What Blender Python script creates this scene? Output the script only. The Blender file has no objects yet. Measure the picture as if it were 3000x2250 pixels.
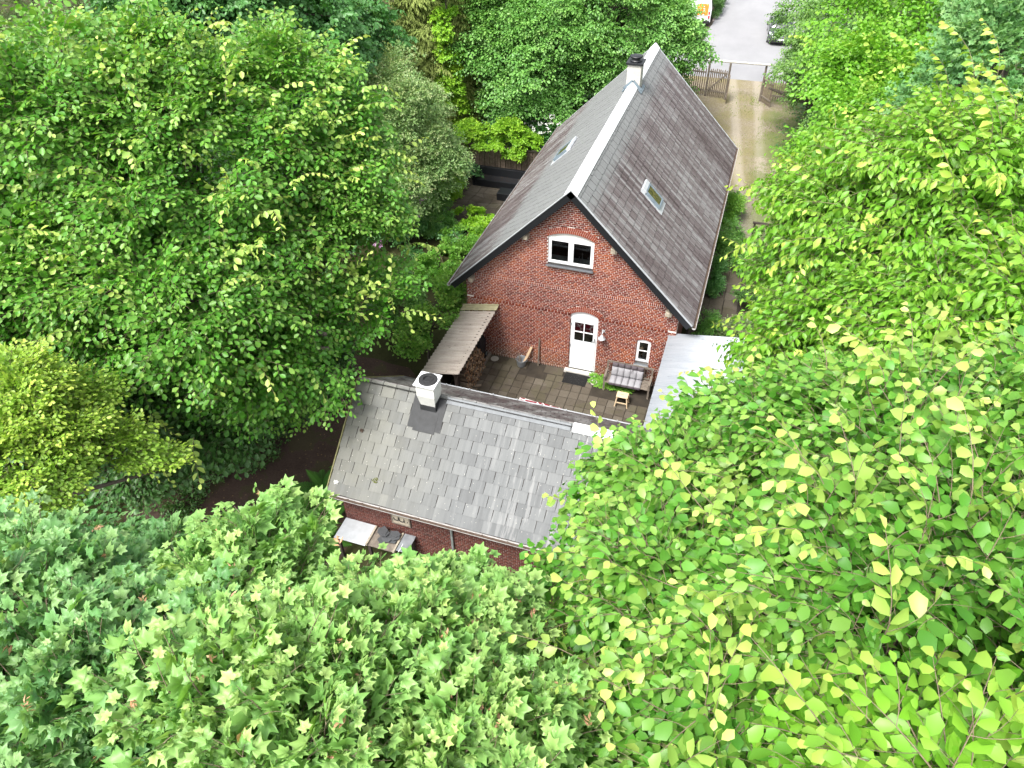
import bpy, math, random
import numpy as np
from math import radians as R, sin, cos, pi, sqrt
from mathutils import Matrix, Vector

# ------------------------------------------------------------------ camera, sky, sun, exposure
scene = bpy.context.scene
cam_data = bpy.data.cameras.new("camera")
cam = bpy.data.objects.new("camera", cam_data)
scene.collection.objects.link(cam)
cam.location = (8.606, -20.256, 17.659)
cam.rotation_euler = (0.8464, 0.0129, 0.3196)
cam_data.sensor_width = 36.0
cam_data.lens = 36.0 * 2160.06 / 3000.0
cam_data.clip_start = 0.1
cam_data.clip_end = 1500
scene.camera = cam

world = bpy.data.worlds.new("World")
scene.world = world
world.use_nodes = True
wn = world.node_tree
wn.nodes.clear()
SUN_EL, SUN_AZ = R(58), R(205)
sky = wn.nodes.new("ShaderNodeTexSky")
sky.sky_type = 'NISHITA'
sky.sun_disc = False
sky.sun_elevation = SUN_EL
sky.sun_rotation = SUN_AZ
sky.dust_density = 4.0
sky.air_density = 1.0
hs = wn.nodes.new("ShaderNodeHueSaturation")
hs.inputs['Saturation'].default_value = 0.25          # a white overcast sky, not a blue one
bg = wn.nodes.new("ShaderNodeBackground")
bg.inputs['Strength'].default_value = 0.13
wo = wn.nodes.new("ShaderNodeOutputWorld")
wn.links.new(sky.outputs[0], hs.inputs['Color'])
wn.links.new(hs.outputs[0], bg.inputs['Color'])
wn.links.new(bg.outputs[0], wo.inputs['Surface'])

sun_data = bpy.data.lights.new("sun", 'SUN')
sun_data.energy = 1.5
sun_data.angle = R(16)
sun_data.color = (1.0, 0.97, 0.92)
sun = bpy.data.objects.new("sun", sun_data)
scene.collection.objects.link(sun)
sd = Vector((sin(SUN_AZ) * cos(SUN_EL), cos(SUN_AZ) * cos(SUN_EL), sin(SUN_EL)))
sun.rotation_euler = sd.to_track_quat('Z', 'Y').to_euler()

scene.view_settings.view_transform = 'Standard'
scene.view_settings.look = 'None'
scene.view_settings.gamma = 1.0
scene.view_settings.exposure = 1.8
scene.view_settings.use_curve_mapping = False
scene.render.engine = 'CYCLES'
scene.cycles.max_bounces = 6
scene.cycles.diffuse_bounces = 3
scene.cycles.glossy_bounces = 3
scene.cycles.transmission_bounces = 5
scene.cycles.transparent_max_bounces = 8
scene.cycles.use_denoising = True
scene.cycles.sample_clamp_indirect = 6.0

# ------------------------------------------------------------------ helpers
COL = scene.collection
rng = random.Random(7)

def link(o, parent=None):
    COL.objects.link(o)
    if parent is not None:
        o.parent = parent
    return o

def tag(o, label=None, cat=None, group=None, kind=None):
    if label: o["label"] = label
    if cat: o["category"] = cat
    if group: o["group"] = group
    if kind: o["kind"] = kind
    return o

def thing(name, label, cat, loc=(0, 0, 0), rz=0.0, group=None):
    o = bpy.data.objects.new(name, None)
    o.empty_display_size = 0.2
    o.location = loc
    o.rotation_euler = (0, 0, rz)
    link(o)
    return tag(o, label, cat, group)

def copy_tree(o, parent=None):
    c = o.copy()
    COL.objects.link(c)
    c.parent = parent
    for ch in list(o.children):
        copy_tree(ch, c)
    return c

class MB:
    """collects shapes, then links them as ONE mesh object"""
    def __init__(s):
        s.v = []; s.f = []; s.t = []
    def add(s, vs, fs, tint=0.5):
        b = len(s.v)
        s.v += [tuple(p) for p in vs]
        s.f += [tuple(b + i for i in f) for f in fs]
        s.t += [tint] * len(vs)
        return s
    BF = [(0, 3, 2, 1), (4, 5, 6, 7), (0, 1, 5, 4), (1, 2, 6, 5), (2, 3, 7, 6), (3, 0, 4, 7)]
    def box(s, x0, x1, y0, y1, z0, z1, tint=0.5):
        return s.add([(x0, y0, z0), (x1, y0, z0), (x1, y1, z0), (x0, y1, z0), (x0, y0, z1), (x1, y0, z1), (x1, y1, z1), (x0, y1, z1)], MB.BF, tint)
    def obox(s, c, ax, ay, az, tint=0.5):
        c, ax, ay, az = map(Vector, (c, ax, ay, az))
        q = [c - ax - ay - az, c + ax - ay - az, c + ax + ay - az, c - ax + ay - az, c - ax - ay + az, c + ax - ay + az, c + ax + ay + az, c - ax + ay + az]
        return s.add(q, MB.BF, tint)
    def bar(s, a, b, w, h, tint=0.5, up=(0, 0, 1)):
        a, b = Vector(a), Vector(b)
        d = (b - a); L = d.length; d.normalize()
        sd_ = d.cross(Vector(up))
        if sd_.length < 1e-4: sd_ = d.cross(Vector((1, 0, 0)))
        sd_.normalize(); u = sd_.cross(d)
        return s.obox((a + b) / 2, d * L / 2, sd_ * w / 2, u * h / 2, tint)
    def tube(s, pts, rad, n=8, tint=0.5, cap=True):
        pts = [Vector(p) for p in pts]
        if not isinstance(rad, (list, tuple)): rad = [rad] * len(pts)
        b = len(s.v); prev = None
        for i, p in enumerate(pts):
            d = (pts[min(i + 1, len(pts) - 1)] - pts[max(i - 1, 0)]).normalized()
            a = d.cross(Vector((0, 0, 1))) if prev is None else prev - d * prev.dot(d)
            if a.length < 1e-3: a = d.cross(Vector((1, 0, 0)))
            a.normalize(); prev = a; c = d.cross(a)
            for k in range(n):
                t = 2 * pi * k / n
                s.v.append(tuple(p + (a * cos(t) + c * sin(t)) * rad[i])); s.t.append(tint)
        for i in range(len(pts) - 1):
            for k in range(n):
                k2 = (k + 1) % n
                s.f.append((b + i * n + k, b + i * n + k2, b + (i + 1) * n + k2, b + (i + 1) * n + k))
        if cap:
            s.f.append(tuple(b + k for k in range(n))[::-1])
            m = b + (len(pts) - 1) * n
            s.f.append(tuple(m + k for k in range(n)))
        return s
    def lathe(s, prof, c=(0, 0, 0), n=20, tint=0.5):
        b = len(s.v)
        for (r, z) in prof:
            for k in range(n):
                t = 2 * pi * k / n
                s.v.append((c[0] + r * cos(t), c[1] + r * sin(t), c[2] + z)); s.t.append(tint)
        for i in range(len(prof) - 1):
            for k in range(n):
                k2 = (k + 1) % n
                s.f.append((b + i * n + k, b + i * n + k2, b + (i + 1) * n + k2, b + (i + 1) * n + k))
        return s
    def prism(s, poly, y0, y1, tint=0.5):            # polygon in x,z extruded along y
        n = len(poly)
        vs = [(x, y0, z) for x, z in poly] + [(x, y1, z) for x, z in poly]
        fs = [tuple(range(n)), tuple(range(2 * n - 1, n - 1, -1))]
        fs += [(i, i + n, (i + 1) % n + n, (i + 1) % n) for i in range(n)]
        return s.add(vs, fs, tint)
    def mesh(s, name):
        me = bpy.data.meshes.new(name)
        me.from_pydata(s.v, [], s.f)
        at = me.attributes.new("tint", 'FLOAT', 'POINT')
        at.data.foreach_set("value", np.array(s.t, dtype=np.float32))
        me.update()
        return me
    def build(s, name, m, parent=None, smooth=False, bevel=0):
        me = s.mesh(name)
        me.materials.append(m)
        if smooth:
            me.shade_smooth()
        o = bpy.data.objects.new(name, me)
        link(o, parent)
        if bevel:
            b = o.modifiers.new("bevel", 'BEVEL'); b.width = bevel; b.segments = 2; b.limit_method = 'ANGLE'
        return o

def np_mesh(name, V, F, m, attrs=None, smooth=False):
    """V (n,3), F (k,3|4) numpy -> mesh"""
    me = bpy.data.meshes.new(name)
    nv, nf, k = len(V), len(F), F.shape[1]
    me.vertices.add(nv)
    me.vertices.foreach_set("co", np.ascontiguousarray(V, dtype=np.float32).ravel())
    me.loops.add(nf * k)
    me.loops.foreach_set("vertex_index", np.ascontiguousarray(F, dtype=np.int32).ravel())
    me.polygons.add(nf)
    me.polygons.foreach_set("loop_start", np.arange(0, nf * k, k, dtype=np.int32))
    me.polygons.foreach_set("loop_total", np.full(nf, k, dtype=np.int32))
    me.update(calc_edges=True)
    for n, a in (attrs or {}).items():
        at = me.attributes.new(n, 'FLOAT', 'POINT')
        at.data.foreach_set("value", np.ascontiguousarray(a, dtype=np.float32))
    me.materials.append(m)
    if smooth: me.shade_smooth()
    return me

# ------------------------------------------------------------------ materials
class NT:
    def __init__(s, name):
        s.m = bpy.data.materials.new(name); s.m.use_nodes = True
        s.n = s.m.node_tree.nodes; s.l = s.m.node_tree.links
        s.p = s.n["Principled BSDF"]; s.out = s.n["Material Output"]
    def node(s, t, **kw):
        n = s.n.new(t)
        for k, v in kw.items():
            if k in n.inputs: n.inputs[k].default_value = v
            else: setattr(n, k, v)
        return n
    def lk(s, a, b): s.l.new(a, b)
    def pos(s, scale=(1, 1, 1), rot=(0, 0, 0)):
        g = s.node("ShaderNodeNewGeometry")
        mp = s.node("ShaderNodeMapping")
        mp.inputs['Scale'].default_value = scale
        mp.inputs['Rotation'].default_value = rot
        s.lk(g.outputs['Position'], mp.inputs['Vector'])
        return mp.outputs[0]
    def obj(s, scale=(1, 1, 1)):
        g = s.node("ShaderNodeTexCoord")
        mp = s.node("ShaderNodeMapping"); mp.inputs['Scale'].default_value = scale
        s.lk(g.outputs['Object'], mp.inputs['Vector'])
        return mp.outputs[0]
    def noise(s, vec, scale, detail=3, rough=.55):
        n = s.node("ShaderNodeTexNoise")
        n.inputs['Scale'].default_value = scale; n.inputs['Detail'].default_value = detail; n.inputs['Roughness'].default_value = rough
        s.lk(vec, n.inputs['Vector'])
        return n.outputs['Fac']
    def ramp(s, fac, stops):
        r = s.node("ShaderNodeValToRGB")
        e = r.color_ramp.elements
        while len(e) < len(stops): e.new(0.5)
        for i, (p, c) in enumerate(stops):
            e[i].position = p
            e[i].color = (c[0], c[1], c[2], 1) if isinstance(c, (tuple, list)) else (c, c, c, 1)
        s.lk(fac, r.inputs['Fac'])
        return r.outputs['Color']
    def mix(s, fac, a, b, mode='MIX'):
        m = s.node("ShaderNodeMix"); m.data_type = 'RGBA'; m.blend_type = mode
        for k, v in ((0, fac), (6, a), (7, b)):
            if hasattr(v, 'is_linked') or hasattr(v, 'links'): s.lk(v, m.inputs[k])
            elif k == 0: m.inputs[0].default_value = v
            else: m.inputs[k].default_value = (*v, 1) if len(v) == 3 else v
        return m.outputs[2]
    def math(s, op, a, b=0.0):
        m = s.node("ShaderNodeMath"); m.operation = op
        for k, v in ((0, a), (1, b)):
            if hasattr(v, 'links'): s.lk(v, m.inputs[k])
            else: m.inputs[k].default_value = v
        return m.outputs[0]
    def rnd(s):
        a = s.node("ShaderNodeAttribute"); a.attribute_name = "tint"
        o = s.node("ShaderNodeObjectInfo")
        return s.math('FRACT', s.math('ADD', a.outputs['Fac'], o.outputs['Random']))
    def bump(s, h, strength=.3, dist=.01):
        b = s.node("ShaderNodeBump"); b.inputs['Strength'].default_value = strength; b.inputs['Distance'].default_value = dist
        s.lk(h, b.inputs['Height']); s.lk(b.outputs[0], s.p.inputs['Normal'])
    def done(s, col=None, rough=.8, spec=None, metal=0):
        if col is not None:
            if hasattr(col, 'links'): s.lk(col, s.p.inputs['Base Color'])
            else: s.p.inputs['Base Color'].default_value = (*col, 1)
        if hasattr(rough, 'links'): s.lk(rough, s.p.inputs['Roughness'])
        else: s.p.inputs['Roughness'].default_value = rough
        s.p.inputs['Metallic'].default_value = metal
        if spec is not None: s.p.inputs['Specular IOR Level'].default_value = spec
        return s.m

def plain(name, col, rough=.7, var=.18, scale=6, metal=0, spec=None, bump=0):
    t = NT(name)
    n = t.noise(t.pos(), scale, 4, .6)
    c = t.ramp(n, [(.25, tuple(x * (1 - var) for x in col)), (.75, tuple(min(1, x * (1 + var)) for x in col))])
    if bump: t.bump(n, bump, .01)
    return t.done(c, rough, spec, metal)

def m_brick(name, dark, mid, light, moss=False):
    t = NT(name)
    r = t.rnd()
    big = t.noise(t.pos(), .55, 2, .5)
    fine = t.noise(t.pos(), 26, 3, .6)
    v = t.math('ADD', t.math('MULTIPLY', r, .42), t.math('MULTIPLY', big, .72))
    v = t.math('ADD', v, t.math('MULTIPLY', t.math('SUBTRACT', fine, .5), .3))
    c = t.ramp(v, [(.18, dark), (.5, mid), (.9, light)])
    if moss:
        sep = t.node("ShaderNodeSeparateXYZ"); t.lk(t.pos(), sep.inputs[0])
        low = t.math('MULTIPLY', t.math('SUBTRACT', .75, sep.outputs['Z']), 1.1)
        k = t.math('MULTIPLY', low, t.math('MULTIPLY', t.noise(t.pos(), 1.3, 3), 1.1))
        k = t.node("ShaderNodeClamp", **{}).outputs[0] if False else t.math('MINIMUM', t.math('MAXIMUM', k, 0), .65)
        c = t.mix(k, c, (.09, .085, .05))
    t.bump(fine, .25, .004)
    return t.done(c, .85, .25)

M = {}
M['brick'] = m_brick('brick_red', (.06, .015, .011), (.165, .034, .021), (.29, .08, .03), True)
M['brick_arch'] = m_brick('brick_arch', (.17, .038, .022), (.23, .054, .03), (.28, .075, .038))
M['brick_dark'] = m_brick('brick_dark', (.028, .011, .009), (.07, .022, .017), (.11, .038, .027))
M['mortar'] = plain('mortar', (.66, .60, .55), .95, .16, 7)
M['mortar_dark'] = plain('mortar_grey', (.23, .19, .17), .95, .2, 6)

def m_slate_main():
    t = NT('slate_mauve')
    r = t.rnd()
    # streaks run down the slope (x,z), they change quickly along y
    p = t.pos((.10, 4.0, .10))
    st = t.noise(p, 1.5, 4, .6)
    st2 = t.noise(t.pos((.10, .8, .10)), 1.0, 2, .5)
    g = t.node("ShaderNodeSeparateXYZ"); t.lk(t.pos(), g.inputs[0])
    dx = t.math('ABSOLUTE', t.math('SUBTRACT', g.outputs['X'], 3.737))
    left = t.math('LESS_THAN', g.outputs['X'], 3.737)
    # wash-off from the ridge: paler, ends in ragged tongues
    edge = t.math('ADD', t.math('MULTIPLY', t.noise(t.pos((.3, 5, .3)), 1.5, 4, .7), 1.5), t.math('MULTIPLY', left, 2.1))
    wash = t.math('MULTIPLY', t.math('SUBTRACT', edge, t.math('ADD', dx, -.1)), 2.6)
    wash = t.math('MINIMUM', t.math('MAXIMUM', wash, 0), .85)
    v = t.math('ADD', t.math('MULTIPLY', st, .75), t.math('MULTIPLY', st2, .45))
    v = t.math('ADD', v, t.math('MULTIPLY', t.math('SUBTRACT', r, .5), .07))
    c = t.ramp(v, [(.44, (.045, .031, .031)), (.53, (.078, .059, .060)), (.62, (.115, .098, .098)), (.73, (.21, .205, .205))])
    c = t.mix(wash, c, (.165, .172, .172))
    sp = t.noise(t.pos(), 34, 2, .5)
    c = t.mix(t.math('MULTIPLY', t.math('GREATER_THAN', sp, .70), .5), c, (.45, .45, .42))
    t.bump(t.noise(t.pos(), 18, 4), .15, .006)
    return t.done(c, .62, .45)
M['slate'] = m_slate_main()

def m_slate_front():
    t = NT('slate_grey')
    r = t.rnd()
    st = t.noise(t.pos((9, .7, .7)), 1.0, 5, .65)
    big = t.noise(t.pos(), .5, 2)
    v = t.math('ADD', t.math('MULTIPLY', r, .34), t.math('MULTIPLY', st, .7))
    c = t.ramp(v, [(.22, (.05, .053, .055)), (.5, (.083, .088, .09)), (.8, (.125, .13, .13))])
    g = t.node("ShaderNodeSeparateXYZ"); t.lk(t.pos(), g.inputs[0])
    k = t.math('MULTIPLY', t.math('SUBTRACT', 3.2, g.outputs['X']), .22)                 # lichen-green towards the gable end
    k = t.math('MULTIPLY', k, t.math('ADD', t.noise(t.pos(), 2.2, 4, .6), t.math('MULTIPLY', r, .35)))
    k = t.math('MINIMUM', t.math('MAXIMUM', k, 0), .5)
    c = t.mix(k, c, (.125, .12, .085))
    k2 = t.math('MULTIPLY', t.math('SUBTRACT', g.outputs['X'], 3.4), .3)
    k2 = t.math('MULTIPLY', t.math('MINIMUM', t.math('MAXIMUM', k2, 0), 1.0), t.math('GREATER_THAN', st, .57))
    c = t.mix(t.math('MULTIPLY', k2, .5), c, (.30, .295, .29))
    rear = t.math('GREATER_THAN', g.outputs['Y'], -7.0)
    rs = t.noise(t.pos((1.2, .5, .5)), 2.2, 4, .65)
    c = t.mix(rear, c, t.ramp(rs, [(.42, (.06, .047, .047)), (.55, (.12, .115, .11)), (.7, (.24, .235, .23))]))
    vo = t.node("ShaderNodeTexVoronoi"); vo.inputs['Scale'].default_value = 9; t.lk(t.pos(), vo.inputs['Vector'])
    spot = t.math('LESS_THAN', vo.outputs['Distance'], .075)
    c = t.mix(t.math('MULTIPLY', spot, .75), c, (.5, .48, .42))
    t.bump(t.noise(t.pos(), 14, 4), .2, .006)
    return t.done(c, .6, .45)
M['slate_front'] = m_slate_front()
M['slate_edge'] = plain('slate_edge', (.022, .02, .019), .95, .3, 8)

M['black'] = plain('black_paint', (.008, .009, .011), .45, .2)
M['black_rough'] = plain('black_cover', (.012, .012, .013), .75, .3)
M['white'] = plain('white_paint', (.76, .77, .78), .4, .04, 3)
M['white_dirty'] = plain('white_dirty', (.60, .60, .57), .8, .15, 4, bump=.1)
M['cream'] = plain('cream_render', (.46, .44, .40), .85, .15, 4)
M['zinc'] = plain('zinc', (.30, .32, .34), .5, .25, 5, .55)
M['zinc_light'] = plain('zinc_light', (.46, .48, .50), .5, .12, 5, .3)
M['gutter'] = plain('gutter_pale', (.36, .35, .34), .6, .3, 9)
M['lead'] = plain('sill_slate', (.085, .09, .10), .6, .35, 9)
M['ridge'] = plain('ridge_white', (.68, .70, .71), .6, .06, 2.5)
M['ridge_grey'] = plain('ridge_grey', (.125, .135, .145), .6, .2, 5)
M['flash'] = plain('flashing_black', (.02, .021, .023), .7, .4, 6)
M['flash_blue'] = plain('flashing_blue', (.14, .18, .21), .55, .2)
M['wood_grey'] = plain('weathered_wood', (.15, .125, .10), .85, .35, 11, bump=.2)
M['wood_fence'] = plain('fence_wood', (.17, .13, .095), .9, .35, 9, bump=.2)
M['wood_pale'] = plain('pale_wood', (.55, .42, .27), .6, .12, 9)
M['wood_dark'] = plain('dark_wood', (.03, .02, .016), .8, .3, 9)
M['wood_beam'] = plain('beam_end', (.30, .26, .20), .9, .4, 14, bump=.3)
M['wood_plank'] = plain('plank', (.42, .30, .19), .8, .2, 12)
M['soil'] = plain('soil', (.026, .02, .013), .95, .5, 3, bump=.3)
M['rubber'] = plain('rubber', (.012, .012, .012), .85, .3)
M['curtain'] = plain('inside_white', (.5, .5, .5), .8, .05)
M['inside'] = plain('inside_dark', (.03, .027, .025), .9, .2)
M['trunk'] = plain('bark', (.085, .07, .055), .95, .4, 14, bump=.5)
M['twig'] = plain('twig_bark', (.17, .13, .085), .9, .3, 20)
M['twig_pale'] = plain('twig_pale', (.36, .31, .24), .9, .25, 20)

def m_glass():
    t = NT('window_glass')
    t.n.remove(t.p)
    tr = t.node("ShaderNodeBsdfTransparent"); tr.inputs[0].default_value = (.62, .66, .66, 1)
    gl = t.node("ShaderNodeBsdfGlossy"); gl.inputs['Roughness'].default_value = .02
    fr = t.node("ShaderNodeFresnel"); fr.inputs[0].default_value = 1.5
    mx = t.node("ShaderNodeMixShader")
    t.lk(fr.outputs[0], mx.inputs[0]); t.lk(tr.outputs[0], mx.inputs[1]); t.lk(gl.outputs[0], mx.inputs[2])
    t.lk(mx.outputs[0], t.out.inputs[0])
    return t.m
M['glass'] = m_glass()

def m_paver():
    t = NT('concrete_paver')
    r = t.rnd()
    n1 = t.noise(t.pos(), 1.1, 4, .6); n2 = t.noise(t.pos(), 14, 4, .65)
    v = t.math('ADD', t.math('MULTIPLY', r, .4), t.math('MULTIPLY', n2, .6))
    c = t.ramp(v, [(.2, (.062, .051, .038)), (.5, (.092, .078, .060)), (.85, (.128, .112, .088))])
    g = t.node("ShaderNodeSeparateXYZ"); t.lk(t.pos(), g.inputs[0])
    k = t.math('MULTIPLY', t.math('SUBTRACT', n1, .40), 3.0)
    kx = t.math('MINIMUM', t.math('MAXIMUM', t.math('MULTIPLY', t.math('SUBTRACT', 4.4, g.outputs['X']), .6), .1), 1)
    k = t.math('MULTIPLY', t.math('MINIMUM', t.math('MAXIMUM', k, 0), 1), kx)
    k = t.math('MULTIPLY', k, t.ramp(n2, [(.35, .35), (.6, 1)]))
    c = t.mix(t.math('MULTIPLY', k, .85), c, (.026, .02, .011))
    gm = t.math('MULTIPLY', t.math('GREATER_THAN', t.noise(t.pos(), .8, 3), .56), .35)
    c = t.mix(gm, c, (.075, .07, .038))
    t.bump(n2, .3, .006)
    return t.done(c, .92, .2)
M['paver'] = m_paver()

def m_gravel():
    t = NT('gravel_moss')
    n1 = t.noise(t.pos(), .35, 4, .6); n2 = t.noise(t.pos(), 7, 5, .7)
    vo = t.node("ShaderNodeTexVoronoi"); vo.inputs['Scale'].default_value = 26; t.lk(t.pos(), vo.inputs['Vector'])
    sepc = t.node("ShaderNodeSeparateColor"); t.lk(vo.outputs['Color'], sepc.inputs[0])
    gr = t.ramp(sepc.outputs[0], [(.0, (.13, .10, .085)), (.5, (.22, .18, .155)), (1, (.34, .295, .265))])
    g = t.node("ShaderNodeSeparateXYZ"); t.lk(t.pos(), g.inputs[0])
    far = t.math('MINIMUM', t.math('MAXIMUM', t.math('MULTIPLY', t.math('SUBTRACT', g.outputs['Y'], 12.5), .22), 0), 1)
    moss = t.ramp(n2, [(.3, (.115, .105, .04)), (.55, (.185, .16, .075)), (.8, (.25, .21, .13))])
    fm = t.math('MULTIPLY', far, t.ramp(t.math('ADD', t.math('MULTIPLY', n1, .7), t.math('MULTIPLY', n2, .4)), [(.38, .15), (.62, .95)]))
    c = t.mix(fm, gr, moss)
    # worn wheel track, pale
    tr = t.math('ABSOLUTE', t.math('SUBTRACT', g.outputs['X'], t.math('ADD', 6.85, t.math('MULTIPLY', t.math('SUBTRACT', 30.0, g.outputs['Y']), .12))))
    tr2 = t.math('ABSOLUTE', t.math('SUBTRACT', g.outputs['X'], t.math('ADD', 8.35, t.math('MULTIPLY', t.math('SUBTRACT', 30.0, g.outputs['Y']), .09))))
    tk = t.math('SUBTRACT', .55, t.math('ADD', t.math('MINIMUM', tr, tr2), t.math('MULTIPLY', n2, .35)))
    tk = t.math('MULTIPLY', t.math('MINIMUM', t.math('MAXIMUM', t.math('MULTIPLY', tk, 2), 0), .5), far)
    c = t.mix(tk, c, (.34, .30, .25))
    # grass tufts and dirt to the right
    gx = t.math('MULTIPLY', t.math('SUBTRACT', g.outputs['X'], 8.6), .9)
    gk = t.math('MULTIPLY', t.math('MINIMUM', t.math('MAXIMUM', gx, 0), 1), t.math('GREATER_THAN', t.math('ADD', n1, t.math('MULTIPLY', n2, .5)), .72))
    c = t.mix(t.math('MULTIPLY', gk, .8), c, (.11, .14, .045))
    t.bump(t.math('ADD', vo.outputs['Distance'], n2), .5, .015)
    return t.done(c, .95, .2)
M['gravel'] = m_gravel()

def m_asphalt():
    t = NT('asphalt_pale')
    n1 = t.noise(t.pos((1, .5, 1)), .5, 4, .6); n2 = t.noise(t.pos(), 30, 3, .6)
    v = t.math('ADD', t.math('MULTIPLY', n1, .7), t.math('MULTIPLY', n2, .3))
    c = t.ramp(v, [(.3, (.19, .19, .198)), (.7, (.25, .25, .255))])
    t.bump(n2, .2, .004)
    return t.done(c, .85, .3)
M['asphalt'] = m_asphalt()

def m_forest():
    t = NT('forest_floor')
    n1 = t.noise(t.pos(), .6, 5, .6); n2 = t.noise(t.pos(), 12, 5, .7)
    v = t.math('ADD', t.math('MULTIPLY', n1, .55), t.math('MULTIPLY', n2, .45))
    c = t.ramp(v, [(.3, (.022, .017, .011)), (.5, (.038, .040, .014)), (.72, (.055, .065, .02))])
    t.bump(n2, .5, .03)
    return t.done(c, .95, .15)
M['forest'] = m_forest()

def m_path():
    t = NT('dirt_path')
    n1 = t.noise(t.pos(), .9, 4, .6); n2 = t.noise(t.pos(), 16, 5, .7)
    v = t.math('ADD', t.math('MULTIPLY', n1, .5), t.math('MULTIPLY', n2, .5))
    c = t.ramp(v, [(.3, (.034, .022, .017)), (.55, (.065, .044, .034)), (.8, (.095, .068, .052))])
    c = t.mix(t.math('MULTIPLY', t.math('GREATER_THAN', n1, .55), .45), c, (.045, .05, .016))
    vo = t.node("ShaderNodeTexVoronoi"); vo.inputs['Scale'].default_value = 7; t.lk(t.pos(), vo.inputs['Vector'])
    c = t.mix(t.math('MULTIPLY', t.math('LESS_THAN', vo.outputs['Distance'], .12), .7), c, (.24, .16, .06))
    t.bump(n2, .5, .02)
    return t.done(c, .95, .15)
M['path'] = m_path()

def m_corr(name, a, b, c_, rough=.8, spec=.3, metal=0, dirt=(.05, .045, .04)):
    t = NT(name)
    st = t.noise(t.pos((1.2, 9, 1)), 1, 4, .6); n2 = t.noise(t.pos(), 20, 3, .6); big = t.noise(t.pos(), 1.1, 3)
    v = t.math('ADD', t.math('MULTIPLY', st, .5), t.math('ADD', t.math('MULTIPLY', n2, .2), t.math('MULTIPLY', big, .3)))
    c = t.ramp(v, [(.3, a), (.5, b), (.7, c_)])
    d = t.noise(t.pos((2.5, 11, 2)), 1.3, 4, .7)
    c = t.mix(t.math('MULTIPLY', t.math('GREATER_THAN', d, .66), .75), c, dirt)
    return t.done(c, rough, spec, metal)
M['fibre'] = m_corr('fibre_cement', (.24, .205, .175), (.40, .35, .30), (.52, .47, .41), .95, .15, 0, (.10, .085, .075))
M['metal_roof'] = m_corr('metal_roof', (.30, .33, .37), (.38, .405, .44), (.45, .465, .49), .42, .5, .35, (.22, .23, .25))

def m_leaf(name, dark, mid, young, trans=.38, rough=.42, spec=.4):
    dark, mid, young = (tuple(min(.72, c * k) for c in col) for col, k in ((dark, 1.45), (mid, 1.4), (young, 1.12)))
    t = NT(name)
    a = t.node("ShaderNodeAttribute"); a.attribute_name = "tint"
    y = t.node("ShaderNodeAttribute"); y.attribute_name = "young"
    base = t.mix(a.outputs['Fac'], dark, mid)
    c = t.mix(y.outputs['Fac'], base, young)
    t.done(c, rough, spec)
    tr = t.node("ShaderNodeBsdfTranslucent")
    tc = t.mix(1.0, c, (1.15, 1.18, .55), 'MULTIPLY')
    t.lk(tc, tr.inputs['Color'])
    mx = t.node("ShaderNodeMixShader"); mx.inputs[0].default_value = trans
    t.lk(t.p.outputs[0], mx.inputs[1]); t.lk(tr.outputs[0], mx.inputs[2]); t.lk(mx.outputs[0], t.out.inputs[0])
    return t.m
M['leaf_elm'] = m_leaf('leaf_elm', (0.035, 0.125, 0.012), (0.08, 0.24, 0.024), (0.46, 0.58, 0.14))
M['leaf_elm_deep'] = m_leaf('leaf_elm_deep', (0.035, 0.11, 0.022), (0.075, 0.19, 0.036), (0.33, 0.43, 0.09))
M['leaf_elm_bright'] = m_leaf('leaf_elm_bright', (0.055, 0.165, 0.01), (0.125, 0.3, 0.02), (0.46, 0.58, 0.11))
M['leaf_maple'] = m_leaf('leaf_maple', (0.085, 0.2, 0.045), (0.165, 0.325, 0.085), (0.4, 0.53, 0.17))
M['leaf_maple_blue'] = m_leaf('leaf_maple_blue', (0.06, 0.165, 0.05), (0.125, 0.27, 0.09), (0.34, 0.46, 0.17))
M['leaf_hazel'] = m_leaf('leaf_hazel', (0.12, 0.235, 0.028), (0.22, 0.36, 0.045), (0.44, 0.5, 0.09))
M['leaf_dark'] = m_leaf('leaf_dark', (0.03, 0.1, 0.025), (0.06, 0.17, 0.04), (0.17, 0.3, 0.07), .3)
M['leaf_under'] = m_leaf('leaf_under', (.025, .07, .016), (.045, .115, .024), (.12, .21, .04), .3)
M['leaf_rear'] = m_leaf('leaf_rear', (0.05, 0.145, 0.028), (0.115, 0.26, 0.05), (0.27, 0.41, 0.1), .3)
M['leaf_grey'] = m_leaf('leaf_grey', (.085, .13, .055), (.14, .19, .08), (.25, .31, .12), .3)
M['leaf_field'] = m_leaf('leaf_field', (0.085, 0.17, 0.05), (0.155, 0.265, 0.085), (0.38, 0.4, 0.19), .3)
M['leaf_lime'] = m_leaf('leaf_lime', (0.1, 0.235, 0.016), (0.2, 0.38, 0.025), (0.36, 0.48, 0.05), .35)
M['leaf_bed'] = m_leaf('leaf_bed', (0.07, 0.2, 0.025), (0.15, 0.33, 0.045), (0.34, 0.46, 0.09), .35)
M['leaf_hosta'] = m_leaf('leaf_hosta', (0.09, 0.22, 0.08), (0.15, 0.31, 0.12), (0.24, 0.4, 0.15), .3)
M['leaf_gate'] = m_leaf('leaf_gate', (0.05, 0.125, 0.022), (0.1, 0.2, 0.04), (0.26, 0.37, 0.1), .3)
M['fern'] = m_leaf('leaf_fern', (.025, .09, .014), (.05, .15, .02), (.10, .23, .035), .3, .6, .2)
M['cypress'] = m_leaf('cypress', (0.1, 0.14, 0.03), (0.185, 0.23, 0.06), (0.33, 0.38, 0.12), .15, .7, .2)
M['spruce'] = m_leaf('leaf_spruce', (.05, .06, .025), (.085, .095, .04), (.17, .28, .04), .1, .7, .2)
M['samara'] = m_leaf('samara', (.34, .17, .10), (.48, .26, .17), (.45, .36, .18), .3)
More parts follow.
